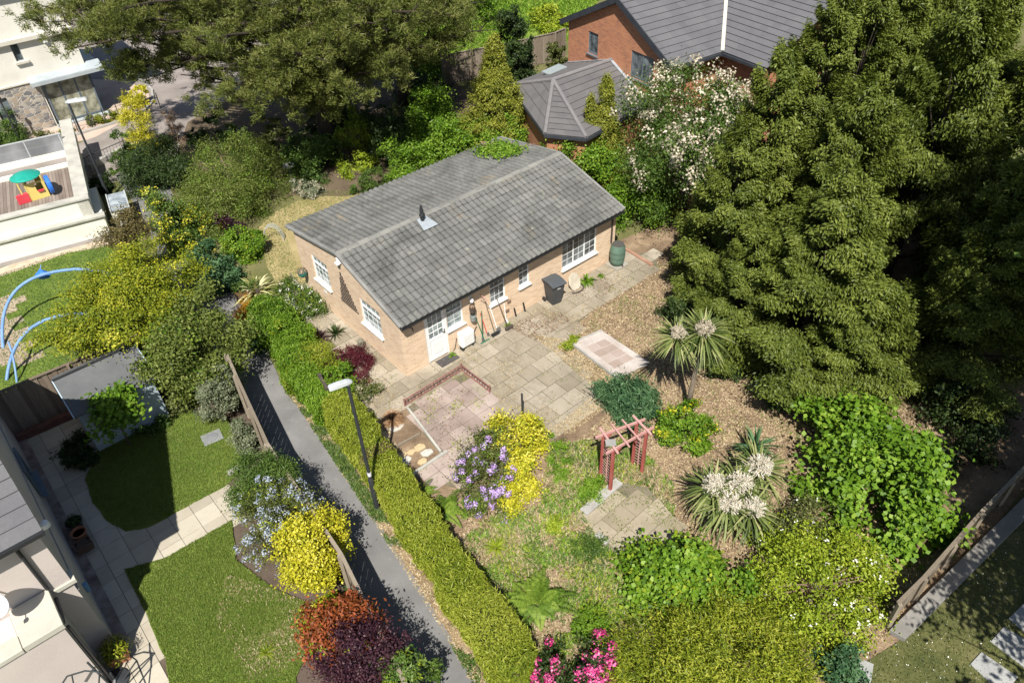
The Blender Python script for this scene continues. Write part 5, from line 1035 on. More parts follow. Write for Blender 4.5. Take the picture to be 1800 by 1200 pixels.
# ---- small things in the near garden
t = thing("drain_cover", "grey square drain cover with a round lid set in the upper lawn", "drain cover", (-9.42, 16.10), .55); m = MB(); m.box(-.3, .3, -.25, .25, .0, .085); m.build("slab", M("drain_grey", [(.17, .18, .19), (.27, .28, .29)], 3, 40, .8, .2, .01), t, .015); m = MB(); m.lathe([(.18, 0), (.18, .015), (.15, .02), (.05, .03), (.04, .035)], (0, 0, .085), 22); m.build("lid", M("drain_lid", [(.15, .16, .17), (.22, .23, .24)], 3, 40, .7, .1), t)
def pot(name, label, xy, r, h, mat, sq=False, rz=0, pal=None, pn=200, pr=.2):
    t = thing(name, label, "plant pot", xy, rz); m = MB()
    if sq:
        a, b = r*.8, r
        m.add([(-a, -a*.8, 0), (a, -a*.8, 0), (a, a*.8, 0), (-a, a*.8, 0), (-b, -b*.8, h), (b, -b*.8, h), (b, b*.8, h), (-b, b*.8, h)], [(0, 3, 2, 1), (0, 1, 5, 4), (1, 2, 6, 5), (2, 3, 7, 6), (3, 0, 4, 7)])
        m.add([(-b, -b*.8, h), (b, -b*.8, h), (b, b*.8, h), (-b, b*.8, h), (-b*.85, -b*.65, h), (b*.85, -b*.65, h), (b*.85, b*.65, h), (-b*.85, b*.65, h), (-b*.85, -b*.65, h-.06), (b*.85, -b*.65, h-.06), (b*.85, b*.65, h-.06), (-b*.85, b*.65, h-.06)], [(k, (k+1) % 4, 4+(k+1) % 4, 4+k) for k in range(4)]+[(4+k, 4+(k+1) % 4, 8+(k+1) % 4, 8+k) for k in range(4)])
    else: m.lathe([(r*.65, 0), (r*.9, h*.85), (r, h*.86), (r*1.02, h), (r*.88, h), (r*.82, h*.8)], (0, 0, 0), 18)
    m.build("pot_body", mat, t); m = MB(); m.lathe([(r*.8, h*.72), (r*.8, h*.8)], (0, 0, 0), 14); m.build("compost", SOIL, t)
    if pal:
        rg = np.random.default_rng(int(r*100)); D = nrm(rg.normal(size=(pn, 3))); D[:, 2] = abs(D[:, 2]); leaf_obj("foliage", D*pr*rg.uniform(.3, 1, (pn, 1))+np.array([0, 0, h]), D+rg.normal(size=D.shape)*.4, .09, .03, rg.random(pn), LM(pal), t, D)
    return t
pot("terracotta_pot", "empty round terracotta pot standing on the paving between two planters", (-12.00, 12.54), .2, .36, TERRA)
pot("dark_pot", "dark glazed pot with a low green plant beside the terracotta pot", (-12.27, 12.89), .22, .36, M("dark_glaze", [(.02, .022, .02), (.05, .05, .045)], 3, 30, .3, 0), pal='dark', pr=.24)
pot("square_planter", "square brown planter touching the empty terracotta pot", (-11.78, 12.22), .22, .3, M("brown_ceramic", [(.10, .06, .045), (.17, .11, .08)], 4, 30, .7, .1), True, .75)
pot("herb_planter", "square terracotta planter of straggling dry herbs at the house corner", (-9.68, 9.06), .25, .34, TERRA, True, .55, 'gold', 900, .42)
t = thing("metal_arch", "black metal hoop arch frame beside the near house, cut by the photo's edge", "metal frame", (-10.36, 8.64)); m = MB(); q = Vector((-10.36, 8.64))
def rel(p): return (p[0]-q.x, p[1]-q.y, p[2])
m.tube([rel(p) for p in ((-9.88, 7.55, 1.60), (-9.65, 7.75, 1.85), (-9.25, 7.80, 1.95), (-8.96, 7.79, 1.90))], .02, 6); m.tube([rel(p) for p in ((-9.19, 7.91, 2.10), (-8.91, 7.74, 1.50), (-9.34, 7.68, 0.00))], .022, 6); m.tube([rel(p) for p in ((-8.96, 7.79, 1.90), (-9.39, 7.71, 0.80), (-9.63, 7.45, 0.00))], .018, 6); m.tube([rel(p) for p in ((-9.55, 7.76, 1.85), (-9.56, 7.49, 1.30))], .015, 6); m.build("hoops", POLEM, t)
m = MB(); m.tube([rel(p) for p in ((-8.96, 8.69, 0.60), (-8.73, 8.23, 0.00))], .018, 6); m.tube([rel(p) for p in ((-8.96, 8.69, 0.60), (-9.47, 8.46, 0.00))], .018, 6); m.tube([rel(p) for p in ((-8.96, 8.69, 0.60), (-9.08, 8.75, 0.70))], .018, 6); m.build("legs", POLEM, t)
m = MB(); m.lathe([(.3, 0), (.3, .06), (.1, .1), (.03, .14), (.03, .4)], (0, 0, .03), 24); o = m.build("parasol_base", POLEM, None, loc=(*(-9.57, 8.50), 0)); tag(o, "round dark parasol base standing on the cream paving", "parasol base")
t = thing("bird_bath", "white pedestal bird bath among the shrubs behind the bungalow", "bird bath", (-10.17, 32.66)); m = MB(); m.lathe([(.16, 0), (.15, .05), (.07, .12), (.055, .6), (.09, .7)], (0, 0, 0), 16); m.build("pedestal", WHITE, t); m = MB(); m.lathe([(.06, .70), (.22, .76), (.27, .84), (.25, .84), (.18, .78), (.02, .76)], (0, 0, 0), 20); m.build("bowl", WHITE, t)
t = thing("garden_ornament", "small hooped metal plant support beside the striped leaf plant", "plant support", (-9.90, 27.32)); m = MB()
for k in range(3): m.tube([(.42*cos(a)+.0*k, .12*k, .75*sin(a)) for a in np.linspace(0, pi, 14)], .013, 5)
for a in np.linspace(.3, pi-.3, 8): m.tube([(.42*cos(a), 0, .75*sin(a)), (.42*cos(a), .24, .75*sin(a))], .01, 5)
m.build("hoops", M("grey_wire", [(.30, .33, .33), (.45, .48, .48)], 4, 40, .5, 0), t)
t = thing("trough_planter", "dark trough planter with low green plants at the top of the tarmac path", "planter", (-10.08, 23.52), .3); m = MB(); m.box(-.45, .45, -.22, .22, 0, .38); m.build("trough", DARKWOOD, t, .01)
rg = np.random.default_rng(8); n = 900; leaf_obj("foliage", np.stack([rg.uniform(-.5, .5, n), rg.uniform(-.27, .27, n), .38+rg.random(n)*.22], -1), rg.normal(size=(n, 3))+np.array([0, 0, 1]), .07, .04, rg.random(n), LM('mid'), t)
SN = ["pale stepping slab in the shaded lawn cut by the photo's edge", "pale stepping slab in the shaded lawn, the middle of three", "pale stepping slab in the shaded lawn nearest the bottom corner"]
SLG = M("grey_step", [(.22, .225, .22), (.31, .315, .31), (.39, .395, .39)], 1.5, 35, .9, .4, .012)
for lab, a in zip(SN, ([(11.60, 9.10), (12.20, 9.49), (12.67, 9.09), (11.89, 8.55)], [(10.89, 8.55), (11.38, 8.90), (11.95, 8.30), (11.35, 7.88)], [(10.16, 8.04), (10.55, 8.31), (11.07, 7.70), (10.54, 7.32)])):
    m = MB(); c = (sum(p[0] for p in a)/4, sum(p[1] for p in a)/4); m.prism([(p[0]-c[0], p[1]-c[1]) for p in a], 0, .05); o = m.build("stepping_slab", SLG, None, .008, loc=(*c, .005)); tag(o, lab, "stepping stone", "stepping slabs in the shaded lawn")
m = MB(); m.box(-.2, .2, -.3, .3, 0, .06); o = m.build("paving_slab", SLG, None, .008, loc=(*(7.66, 7.96), .01), rz=-.5); tag(o, "pale slab showing through the thicket at the end of the kerb", "slab")
m = MB(); m.beam((-.28, 0, .05), (.28, .05, .05), .15, .1); o = m.build("concrete_edging", KERBM, None, .012, loc=(*(-8.30, 14.74), .04), rz=.65); tag(o, "short pale edging block between the box shrub and upper lawn", "edging")

# ================================================================= PLANTS
# ---- tall dark conifers on the boundary: crowns of drooping sprays on whorled limbs
def conifer(name, label, x, y, rx, ry, h, n, seed, pal='conifer', group=None, leaf=.12, z0=.35, p=.62, boughs=90):
    rg = np.random.default_rng(seed); t = thing(name, label, "conifer tree", (x, y), rg.uniform(0, 6), group)
    Cs, Ns, Ts, Ls, Ti, tips = [], [], [], [], [], []
    for b in range(boughs):
        u = rg.random()**1.05; z = z0+(h-z0)*u; a = rg.uniform(0, 2*pi); ln = ((1-u)**p*.95+.07)*rg.uniform(.78, 1.12)
        d = np.array([cos(a)*rx, sin(a)*ry, 0])*ln; L = np.linalg.norm(d); dd = d/max(L, .01); rise = rg.uniform(.12, .5)*L*.6+.35*(u > .8)
        tip = np.array([0, 0, z])+d+np.array([0, 0, rise]); tips.append(tip)
        k = int(n/boughs*(.55+1.0*L/max(rx, ry))); s = rg.uniform(.28, 1.0, k)**.7
        side = np.array([-dd[1], dd[0], 0]); wid = (.22+.33*L)*(1.08-s*.75)
        q = rg.normal(size=k)*.5; P = np.array([0, 0, z])+d*s[:, None]+np.array([0, 0, 1])*(rise*s**1.4)[:, None]+side*(q*wid)[:, None]
        cl = np.floor(s*7+np.abs(q)*3); ph = np.sin(cl*12.9+b*3.1+np.sign(q)*1.7)     # clumps along the bough
        P[:, 2] += ph*.13-np.abs(q)*.30*wid+rg.normal(size=k)*.085; P += rg.normal(size=(k, 3))*.05
        T = dd*.9+side*(np.sign(q)*.8)[:, None]+np.array([0, 0, -.35])+rg.normal(size=(k, 3))*.45
        N = np.array([0, 0, .85])+dd*.45+rg.normal(size=(k, 3))*.55
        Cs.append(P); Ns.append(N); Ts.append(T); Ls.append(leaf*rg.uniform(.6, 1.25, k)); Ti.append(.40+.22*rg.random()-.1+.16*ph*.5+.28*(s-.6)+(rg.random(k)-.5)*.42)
    C = np.concatenate(Cs); C[:, 2] = np.maximum(C[:, 2], .05); L = np.concatenate(Ls)
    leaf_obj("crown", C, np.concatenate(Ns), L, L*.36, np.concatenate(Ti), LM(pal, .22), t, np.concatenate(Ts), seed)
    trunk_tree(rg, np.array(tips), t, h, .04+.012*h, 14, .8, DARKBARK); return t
G1 = "tall dark conifers along the boundary"
P1 = conifer("conifer_tree", "tallest dark conifer with a pointed top in front of the slate roof", 10.7, 24.3, 2.7, 2.7, 9.6, 120000, 1, group=G1, boughs=105)
P2_ = conifer("conifer_tree", "broad dark conifer whose low skirt overhangs the bark mulch", 9.3, 18.2, 3.2, 2.9, 6.9, 120000, 2, group=G1, boughs=105)
P3 = conifer("conifer_tree", "dark conifer with an open crown next to the white blossom tree", 7.6, 21.9, 2.2, 2.2, 6.6, 90000, 3, group=G1, boughs=80)
def again(src, label, x, y, rz, s, sz=None):
    c = copy_tree(src); c.location = (x, y, 0); c.rotation_euler.z = rz; c.scale = (s, s, sz or s); c["label"] = label; return c
again(P3, "dark conifer with its point just under the ridge of the brick house", 8.9, 23.2, 2.2, 1.1, 1.25)
again(P1, "dark conifer directly behind the tallest pointed one", 12.4, 25.6, 1.3, .95, 1.0)
again(P2_, "dark conifer filling the corner of the photo with full boughs", 14.0, 22.4, 4.0, 1.05, 1.4)
again(P3, "dark conifer cut by the photo's edge above the shaded ground", 15.6, 19.2, .7, 1.25, 1.25)
again(P2_, "middle conifer of the boundary row between the pointed and the skirted ones", 10.9, 21.4, 5.1, .95, 1.15)
again(P3, "low conifer with ragged tips hanging over the bright hazel", 10.4, 16.6, 3.3, .95, .66)
again(P2_, "dark conifer in deep shade beyond the bright hazel", 14.0, 17.4, 1.9, .9, .85)
again(P3, "small dark conifer nearest the cabbage palm", 7.4, 19.0, 4.4, .8, .72)
again(P2_, "conifer filling the gap behind the tallest pointed ones", 14.4, 28.5, .4, 1.1, 1.5); again(P1, "conifer showing between the corner conifers and the slate roofs", 13.6, 26.0, 3.9, 1.0, .98); again(P2_, "farthest conifer at the top edge of the photo", 18.6, 30.5, 1.4, 1.2, 1.6)
again(P3, "conifer closing the gap at the photo's edge below the top corner one", 17.6, 22.6, .2, 1.3, 1.5); again(P1, "conifer at the photo's top corner beyond the slate roofs", 17.2, 26.5, 2.9, 1.0, 1.05)
plant("boundary_tree", "big leafy tree in the next garden that shades its mossy lawn", "tree", 15.4, 12.6, 4.0, 3.6, 16.0, 'mid', .2, .6, 30000, 4.6, 'ball', .9, 120, trunk=.28)
plant("boundary_tree", "second leafy tree shading the stepping slabs from outside the view", "tree", 14.6, 7.6, 3.4, 3.4, 10.0, 'mid', .18, .6, 20000, 3.0, 'ball', .8, 120, trunk=.16)
plant("boundary_tree", "small leafy tree shading the kerb from outside the view", "tree", 12.2, 4.4, 3.0, 2.8, 8.5, 'mid', .18, .6, 7000, 3.4, 'ball', .7, 90, trunk=.14)
plant("understorey_shrub", "dark leafy shrub added as shadow under the conifer skirt behind the cabbage palm", "shrub", 6.09, 20.51, 0.85, 1.07, 1.30, 'dark', .10, .5, 7000)  # this and the next two dark shrubs are added to deepen conifer shadow
plant("understorey_shrub", "low dark shrub added as shadow on the mulch between palm and conifers", "shrub", 7.17, 18.07, 0.90, 0.94, 1.10, 'dark', .10, .5, 7000)
plant("understorey_shrub", "dark shrub added as shadow behind the flowering palms under the conifer skirt", "shrub", 8.55, 16.89, 0.91, 0.73, 1.20, 'dark', .10, .5, 7000)
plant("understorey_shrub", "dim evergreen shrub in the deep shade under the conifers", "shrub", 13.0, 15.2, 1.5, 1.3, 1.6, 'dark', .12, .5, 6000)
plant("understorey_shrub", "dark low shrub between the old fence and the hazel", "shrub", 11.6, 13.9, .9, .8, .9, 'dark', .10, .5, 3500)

# ---- the spreading pine over the driveway
def pine(label, x, y, h, limbs, n, seed):
    rg = np.random.default_rng(seed); t = thing("pine_tree", label, "pine tree", (x, y)); m = MB(); m.tube([(0, 0, -.1), (.1, -.1, h*.3), (-.1, .1, h*.6), (0, 0, h*.92)], [.42, .34, .24, .08], 10); Cs, Ds = [], []
    for (a, z, L, rise, dens) in limbs:
        d = np.array([cos(a), sin(a), 0]); s0 = np.array([0, 0, z]); mid = s0+d*L*.5+np.array([0, 0, rise*.35]); end = s0+d*L+np.array([rg.normal()*.3, rg.normal()*.3, rise])
        m.tube([s0, s0*.5+mid*.5+np.array([0, 0, -.15]), mid, mid*.5+end*.5+np.array([0, 0, .1]), end], [.11, .09, .07, .045, .02], 6)
        k = int(dens*7)
        for j in range(k):
            u = rg.uniform(.3, 1.03); b = s0+(mid-s0)*min(1, u*2) if u < .5 else mid+(end-mid)*(u-.5)*2
            sd = np.array([-d[1], d[0], 0])*rg.choice([-1, 1])*rg.uniform(.4, 1)+d*rg.uniform(.1, .9); sl = rg.uniform(.7, 2.1)*(1.25-u*.45); e = b+sd*sl+np.array([0, 0, rg.uniform(-.1, .7)])
            m.tube([b, b*.5+e*.5+np.array([0, 0, .06]), e], [.04, .028, .01], 5)
            for q in range(10): 
                w = rg.uniform(.35, 1.05); Cs.append(b+(e-b)*w+rg.normal(size=3)*.24); Ds.append(sd+np.array([0, 0, .6])+rg.normal(size=3)*.3)
    Cs, Ds = np.array(Cs), nrm(np.array(Ds)); m.build("trunk", DARKBARK, t, smooth=True)
    per = max(20, n//len(Cs)); i = np.repeat(np.arange(len(Cs)), per); k = len(i); dr = nrm(rg.normal(size=(k, 3))*.75+Ds[i]*.9); c = Cs[i]+rg.normal(size=(k, 3))*np.array([.10, .10, .07])+dr*.08
    N = nrm(np.cross(dr, rg.normal(size=(k, 3)))); ti = .45+(rg.random(len(Cs))[i]-.5)*.4+(rg.random(k)-.5)*.45+dr[:, 2]*.12
    leaf_obj("crown", c, N,  .19*rg.uniform(.7, 1.2, k), .03, ti, LM('pine', .2), t, dr, seed, 0); return t
rl = random.Random(12); LB_ = [(pi+rl.uniform(-.75, .55), rl.uniform(4.5, 8.5), rl.uniform(7.5, 13), rl.uniform(-.3, 1.2), 1.35) for _ in range(24)]
for k in range(58):
    a = rl.uniform(0, 2*pi); z = rl.uniform(3.4, 8.6); side = cos(a)
    L = rl.uniform(4.5, 9.6)*(1-.3*max(0, (z-6)/4))*(1-.38*max(0, -sin(a))); LB_.append((a, z, L, rl.uniform(-.2, 1.5), .75 if (cos(a) < -.25) else 1.25))
pine("huge spreading pine whose dark crown overhangs the driveway", -8.6, 34.6, 10.5, LB_, 380000, 51)
LB2 = [(rl.uniform(0, 2*pi), rl.uniform(2.5, 6.5), rl.uniform(2.5, 5.0), rl.uniform(0, 1.2), 1.3) for _ in range(30)]
pine("second smaller pine behind the bungalow between spreading pine and gold cone", -5.2, 39.0, 7.0, LB2, 75000, 52)

# ---- conifers of other colours
ctr = (-0.26, 34.87, 5.00); conifer("golden_conifer", "large golden cone shaped conifer at the corner of the hipped outbuilding", ctr[0], ctr[1], 2.2, 2.2, 5.2, 60000, 21, 'goldcon', leaf=.12, z0=.1, p=.95, boughs=340)
ctr = (4.54, 31.70, 4.20); conifer("golden_conifer", "slim pale golden conifer standing in front of the hipped slate roof", ctr[0], ctr[1], 1.3, 1.3, 4.4, 36000, 22, 'goldcon', leaf=.11, z0=.1, p=.85, boughs=220)
ctr = (3.96, 31.55, 3.60); conifer("golden_conifer", "lower second point of pale golden conifer beside the slim one", ctr[0]-.1, ctr[1], .95, .95, 3.6, 14000, 23, 'goldcon', leaf=.11, z0=.1, p=.85, boughs=140)
plant("golden_yew", "upright golden yew standing by the lane kerb", "conifer", -18.21, 36.16, 0.98, 0.19, 3.20, 'yellow', .10, .26, 16000, 0, 'dome', .2, 50, .12, spray=1.0, up=.6)
plant("golden_yew", "small bright yellow shrub behind the upright golden yew", "shrub", -20.83, 42.68, 0.80, 0.60, 1.20, 'yellow', .12, .5, 3000)
plant("layered_conifer", "dark layered conifer below the golden yew", "conifer", -16.64, 33.06, 1.59, 1.69, 2.30, 'dark', .13, .3, 22000, 0, 'dome', .32, 70, .2, spray=1.0, up=.7)
plant("juniper", "wide golden juniper filling the bottom edge of the garden", "juniper", 4.10, 8.09, 2.27, 1.79, 1.70, 'juniper', .10, .26, 56000, 0, 'dome', .3, 60, .3, spray=1.2, up=.7)

# ---- flowering tree and hedges behind the bungalow
plant("blossom_tree", "large tree covered in creamy white blossom in front of the brick house", "tree", 7.59, 28.14, 2.62, 4.72, 6.00, 'mid', .11, .5, 44000, .4, 'ball', .55, 90, .16, inner=.4, trunk=.16, flower=('cream', 190, .34, .10, 28))
plant("ivy_bank", "bright ivy bank spilling over the far corner of the bungalow roof", "ivy", 3.07, 30.79, 2.77, 0.95, 2.50, 'bright', .11, .7, 20000, 0, 'dome', .4, 60, .2)
plant("ivy_bank", "bright ivy bank below the blossom tree at the end of the bungalow", "ivy", 5.85, 27.99, 1.81, 1.90, 2.00, 'bright', .11, .7, 16000, 0, 'dome', .35, 60, .2)
rg = np.random.default_rng(77); t = thing("roof_creeper", "green creeper lying over the rear tiles of the bungalow roof", "creeper", bl(9.0, 5.6), .6905)
q = np.column_stack([rg.normal(size=1500)*.42, rg.normal(size=1500)*.62]); q = q[(np.abs(q[:, 0]) < 1.0) & (np.abs(q[:, 1]) < 1.25)]; z = RZ+.05-(5.6+q[:, 1]-RT)*sr+.06+rg.random(len(q))*.1
leaf_obj("foliage", np.column_stack([q, z]), rg.normal(size=(len(q), 3))*.5+np.array([0, 0, 1]), .12, .08, rg.random(len(q)), LM('bright'), t)
m = MB(); [m.tube([(0, 1.2, z_(3)-.3), (rg.normal()*.3, .2, RZ-.32), (rg.normal()*.6, -.9, RZ-.1)], .012, 5) for _ in range(6)]; m.build("stem", TWIG, t)
BK = "mixed shrubs behind the bungalow"
for nm, lab, box, pal, leaf, asp, n in (
  ("laurel_shrub", "big bright laurel behind the middle of the bungalow roof", (-3.46, 35.82, 1.86, 2.73, 3.30), 'bright', .14, .5, 22000),
  ("laurel_shrub", "bright leafy shrub between the laurel and the golden cone", (-1.22, 34.08, 2.03, 1.47, 2.40), 'bright', .12, .6, 16000),
  ("mahonia_shrub", "yellow tipped shrub in the dark gap behind the bungalow", (-7.29, 34.62, 1.14, 2.60, 2.10), 'lime', .12, .5, 9000),
  ("broadleaf_shrub", "tall mid green shrub behind the bird bath", (-9.20, 33.89, 1.51, 1.86, 1.80), 'mid', .12, .55, 12000),
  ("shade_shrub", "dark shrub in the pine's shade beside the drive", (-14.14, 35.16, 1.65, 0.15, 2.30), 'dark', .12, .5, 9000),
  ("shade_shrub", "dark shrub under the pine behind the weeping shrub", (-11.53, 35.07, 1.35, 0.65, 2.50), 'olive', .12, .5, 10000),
  ("laurel_shrub", "low bright bush against the rear eaves between round bush and laurel", (-4.50, 32.41, 1.31, 1.70, 1.50), 'bright', .11, .55, 10000),
  ("laurel_shrub", "broad bright shrub right behind the rear roof edge below the golden cone", (-0.46, 33.88, 1.54, 1.06, 2.20), 'bright', .12, .55, 14000),
  ("laurel_shrub", "mid green shrub between the laurel and the pine shade", (-5.41, 34.83, 1.11, 0.98, 2.30), 'mid', .12, .55, 10000),
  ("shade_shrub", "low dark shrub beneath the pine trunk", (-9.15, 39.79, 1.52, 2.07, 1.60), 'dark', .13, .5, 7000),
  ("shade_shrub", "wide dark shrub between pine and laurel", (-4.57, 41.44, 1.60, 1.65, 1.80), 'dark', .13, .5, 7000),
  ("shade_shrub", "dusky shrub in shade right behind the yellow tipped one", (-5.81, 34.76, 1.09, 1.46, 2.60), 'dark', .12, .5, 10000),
  ("round_shrub", "small rounded olive bush against the rear eaves", (-6.33, 31.22, 1.27, 0.50, 1.20), 'mid', .08, .4, 6000),
  ("climber_clad_tree", "dark ivy clad tree standing before the meadow", (0.75, 43.44, 1.13, 1.89, 4.00), 'dark', .14, .6, 14000),
  ("scrub_bush", "green scrub bush at the foot of the half hidden fence", (2.42, 38.49, 1.15, 0.49, 1.80), 'mid', .13, .5, 5000),
  ("scrub_bush", "tangled climber beside the brick gable's near edge", (3.36, 45.10, 0.77, 0.15, 2.20), 'olive', .13, .5, 5000),
  ("scrub_bush", "bright scrub bush along the meadow's edge under the pine", (-4.50, 45.83, 1.73, 2.02, 2.20), 'bright', .16, .5, 7000),
  ("scrub_bush", "yellow green scrub in the meadow beyond the ivy clad tree", (3.64, 53.20, 1.55, 2.56, 1.60), 'lime', .18, .5, 5000),
  ("scrub_bush", "mid green scrub near the top of the meadow", (-1.64, 55.22, 1.81, 2.78, 2.00), 'bright', .18, .5, 6000)):
    plant(nm, lab, "shrub", *box, pal, leaf, asp, n, group=BK)
plant("variegated_shrub", "round cream variegated bush beside the bird bath", "shrub", -9.18, 31.26, 0.65, 0.72, 0.80, 'grey', .09, .5, 4500, extra=('cream', .5, .09, .5))
plant("weeping_shrub", "wide weeping olive shrub with bare twigs above the yellow choisya", "shrub", -12.31, 30.95, 2.34, 3.22, 2.70, 'greentree', .085, .4, 46000, 0, 'dome', .36, 70, .14, spray=1.1, up=.25, extra=('bright', .3, .085, .4), stem=14, stemmat=TWIG)
plant("dead_shrub", "brown leafless shrub standing in the gap by the lane", "shrub", -17.16, 37.53, 0.58, 0.15, 1.70, 'brown', .09, .14, 5000, rand=1.4)
plant("choisya", "round yellow and green choisya beside the tarmac path bend", "shrub", -13.72, 27.63, 1.50, 1.59, 2.20, 'mid', .10, .5, 15000, extra=('yellow', .55, .12, .55))
plant("green_shrub", "light green shrub between choisya and the golden acer", "shrub", -11.57, 24.22, 1.15, 0.96, 2.00, 'bluegreen', .11, .5, 16000)
plant("green_shrub", "low mixed green bush between the choisya and rear lawn", "shrub", -10.84, 26.33, 0.97, 0.84, 1.40, 'bright', .10, .5, 9000, extra=('lime', .3, .1, .5))
plant("green_shrub", "soft green climber on the lane side of the layered conifer", "shrub", -18.37, 34.22, 0.79, 0.48, 1.90, 'mid', .11, .45, 7000)
plant("dusky_shrub", "dusky purple shrub shaded under the weeping one", "shrub", -11.54, 27.60, 0.68, 0.15, 1.30, 'purple', .09, .5, 5000)
plant("small_tree", "bronze leaved small tree hiding the corner of the white terrace block", "tree", -14.55, 24.72, 0.97, 0.15, 3.40, 'bronze', .10, .35, 9000, 1.0, 'ball', .3, 60, .25, trunk=.05)
plant("box_hedge_shrub", "bright green box mound below the stone base of the cream house", "shrub", -26.31, 38.26, 1.25, 1.10, 1.40, 'mid', .09, .5, 11000)
plant("low_shrub", "grey green low shrub between box mound and terrace coping", "shrub", -24.41, 38.28, 0.46, 0.64, 0.70, 'olive', .08, .4, 2500)
for lab, b in (("small golden shrub by the coping end", (-23.69, 39.15, 0.33, 0.35, 0.60)), ("small golden shrub on the kerb below the railing", (-22.17, 40.34, 0.37, 0.26, 0.60)), ("small yellow green shrub at the kerb next to the golden yew", (-21.67, 40.73, 0.31, 0.33, 0.60)), ("tiny golden shrub near the house corner steps", (-25.15, 40.49, 0.43, 0.26, 0.60))):
    plant("golden_shrub", lab, "shrub", *b, 'gold', .08, .5, 1600, group="small golden shrubs on the terrace kerb")
plant("grey_shrub", "dull grey shrub on the kerb in front of the glazed doors", "shrub", -22.78, 40.21, 0.29, 0.44, 0.60, 'olive', .08, .4, 1500)
plant("low_shrub", "dark green shrub at the foot of the far street lamp", "shrub", -19.14, 32.65, 0.49, 0.69, 0.90, 'dark', .09, .5, 3500)
# cabbage palms under the pine
def palm(label, x, y, h, heads, n, L, plume=0, seed=1, lean=(0, 0), cat="palm", pal='mid', th=.09):
    t = thing("cabbage_palm", label, cat, (x, y)); rg = random.Random(seed); m = MB(); lx, ly = lean
    if h > .6: m.tube([(0, 0, -.05), (lx*.2+.02, ly*.2, h*.35), (lx*.6, ly*.6, h*.7), (lx, ly, h)], [th*1.35, th, th*.9, th*.8], 9); 
    for i, (hx, hy, hz, s) in enumerate(heads):
        if h > .6 and i: m.tube([(lx*.7, ly*.7, h*.75), (lx*.5+hx*.6, ly*.5+hy*.6, h*.85), (hx, hy, hz)], [th*.7, th*.6, th*.55], 7)
        q = MB(); spiky(rg, q, (hx, hy, hz), int(n*s), L*s**.5, .055*(L/.8)**.5, -.55, 1, .38, .5); q.build("fronds", LM(pal, .2), t)
        if plume:
            q = MB()
            for k in range(int(200*min(plume, 2)*s)):
                a, z = rg.uniform(0, 2*pi), rg.uniform(-.1, 1); rr = (1-z*z)**.5; d = Vector((cos(a)*rr, sin(a)*rr, z)); c = Vector((hx, hy-.08, hz+.2)); l = rg.uniform(.6, 1.0)*(.30 if plume < 2 else .40)*s**.5
                b = c+d*.04; e = c+d*l; q.beam(b, e, .014, .010, rg.random())
                for w in range(3): f = b.lerp(e, rg.uniform(.4, 1)); q.beam(f, f+Vector((rg.gauss(0, .05), rg.gauss(0, .05), rg.gauss(0, .05))), .012, .010, rg.random())
            q.build("blossom", LM('cream' if plume < 2 else 'plume', .1), t)
    if m.v: m.build("trunk", PALMBARK, t, smooth=True)
    return t
palm("cabbage palm growing on a bare trunk beside the pale concrete base", *(5.39, 16.42), 2.95, [(.1, .05, 3.12, 1.0), (-.6, .12, 2.95, .75)], 230, 1.0, 1.3, 5, (.1, .03), pal='palm', th=.075)
palm("dark cabbage palm growing under the spreading pine", *(-13.53, 40.32), 3.0, [(0, 0, 3.1, 1), (.9, .2, 2.6, .7)], 110, .95, 0, 6, (.1, 0), pal='dark')
palm("small cabbage palm beside the dark gap behind the bungalow", *(-5.16, 36.00), 1.7, [(0, 0, 1.8, .8)], 80, .9, 0, 7, pal='olive')
palm("low clump of flowering cabbage palms with cream plumes over the sandy paving", *(5.83, 12.43), 1.2, [(-.1, -.1, 1.35, .9), (-.72, -.05, 1.25, .9), (.5, .32, 1.5, .9), (-.45, -.55, 1.15, .8), (.12, -.68, 1.1, .8)], 130, 1.1, 3.4, 8, pal='palm')
palm("grey green yucca rising behind the flowering cabbage palms", *(6.85, 14.25), .4, [(0, 0, .65, .8)], 90, .95, 0, 9, cat="yucca", pal='bluegreen')
def strap(name, label, cat, xy, n, L, W, pal, seed, droop=.5, z0=.05, zmin=.15, part='leaves', zmax=1):
    t = thing(name, label, cat, xy); m = MB(); spiky(random.Random(seed), m, (0, 0, z0), n, L, W, zmin, zmax, droop); m.build(part, LM(pal, .2), t); return t
strap("striped_flax", "cream striped flax with arching leaves at the top of the path", "flax plant", (-9.74, 23.50), 90, 1.35, .10, 'phormium', 3, .75)
strap("dark_flax", "dark bronze spiky flax beside the gable path", "flax plant", (-6.90, 20.66), 46, .62, .05, 'purple', 4, .3); strap("dark_flax", "small dark spiky flax nearer the gable wall window", "flax plant", (-6.33, 20.94), 40, .5, .045, 'dark', 5, .25)
strap("dry_grass_clump", "dry brown ornamental grass at the corner of the pink terrace", "ornamental grass", (-3.86, 16.47), 620, .48, .014, 'rust', 6, .55, .12, .1)
strap("day_lily", "light green arching lily clump near the thicket", "lily clump", (1.68, 9.55), 170, .62, .03, 'lime', 7, .7)
strap("day_lily", "thin green lily clump on the bare soil by the hedge", "lily clump", (-0.66, 11.66), 90, .45, .022, 'lime', 8, .6)
strap("wall_plant", "bright strap leaved plant at the foot of the front wall by the water butt", "plant", (2.96, 23.43), 60, .5, .06, 'bright', 9, .6)
for k, (lab, p) in enumerate((("small weed clump growing by the door mat", (-2.08, 19.46)), ("weed clump growing under the leaning tools", (-0.12, 20.94)), ("weed clump at the water butt stand", (3.55, 23.76)))):
    strap("weed_clump", lab, "weed", p, 40, .22, .03, 'bright', 30+k, .5)
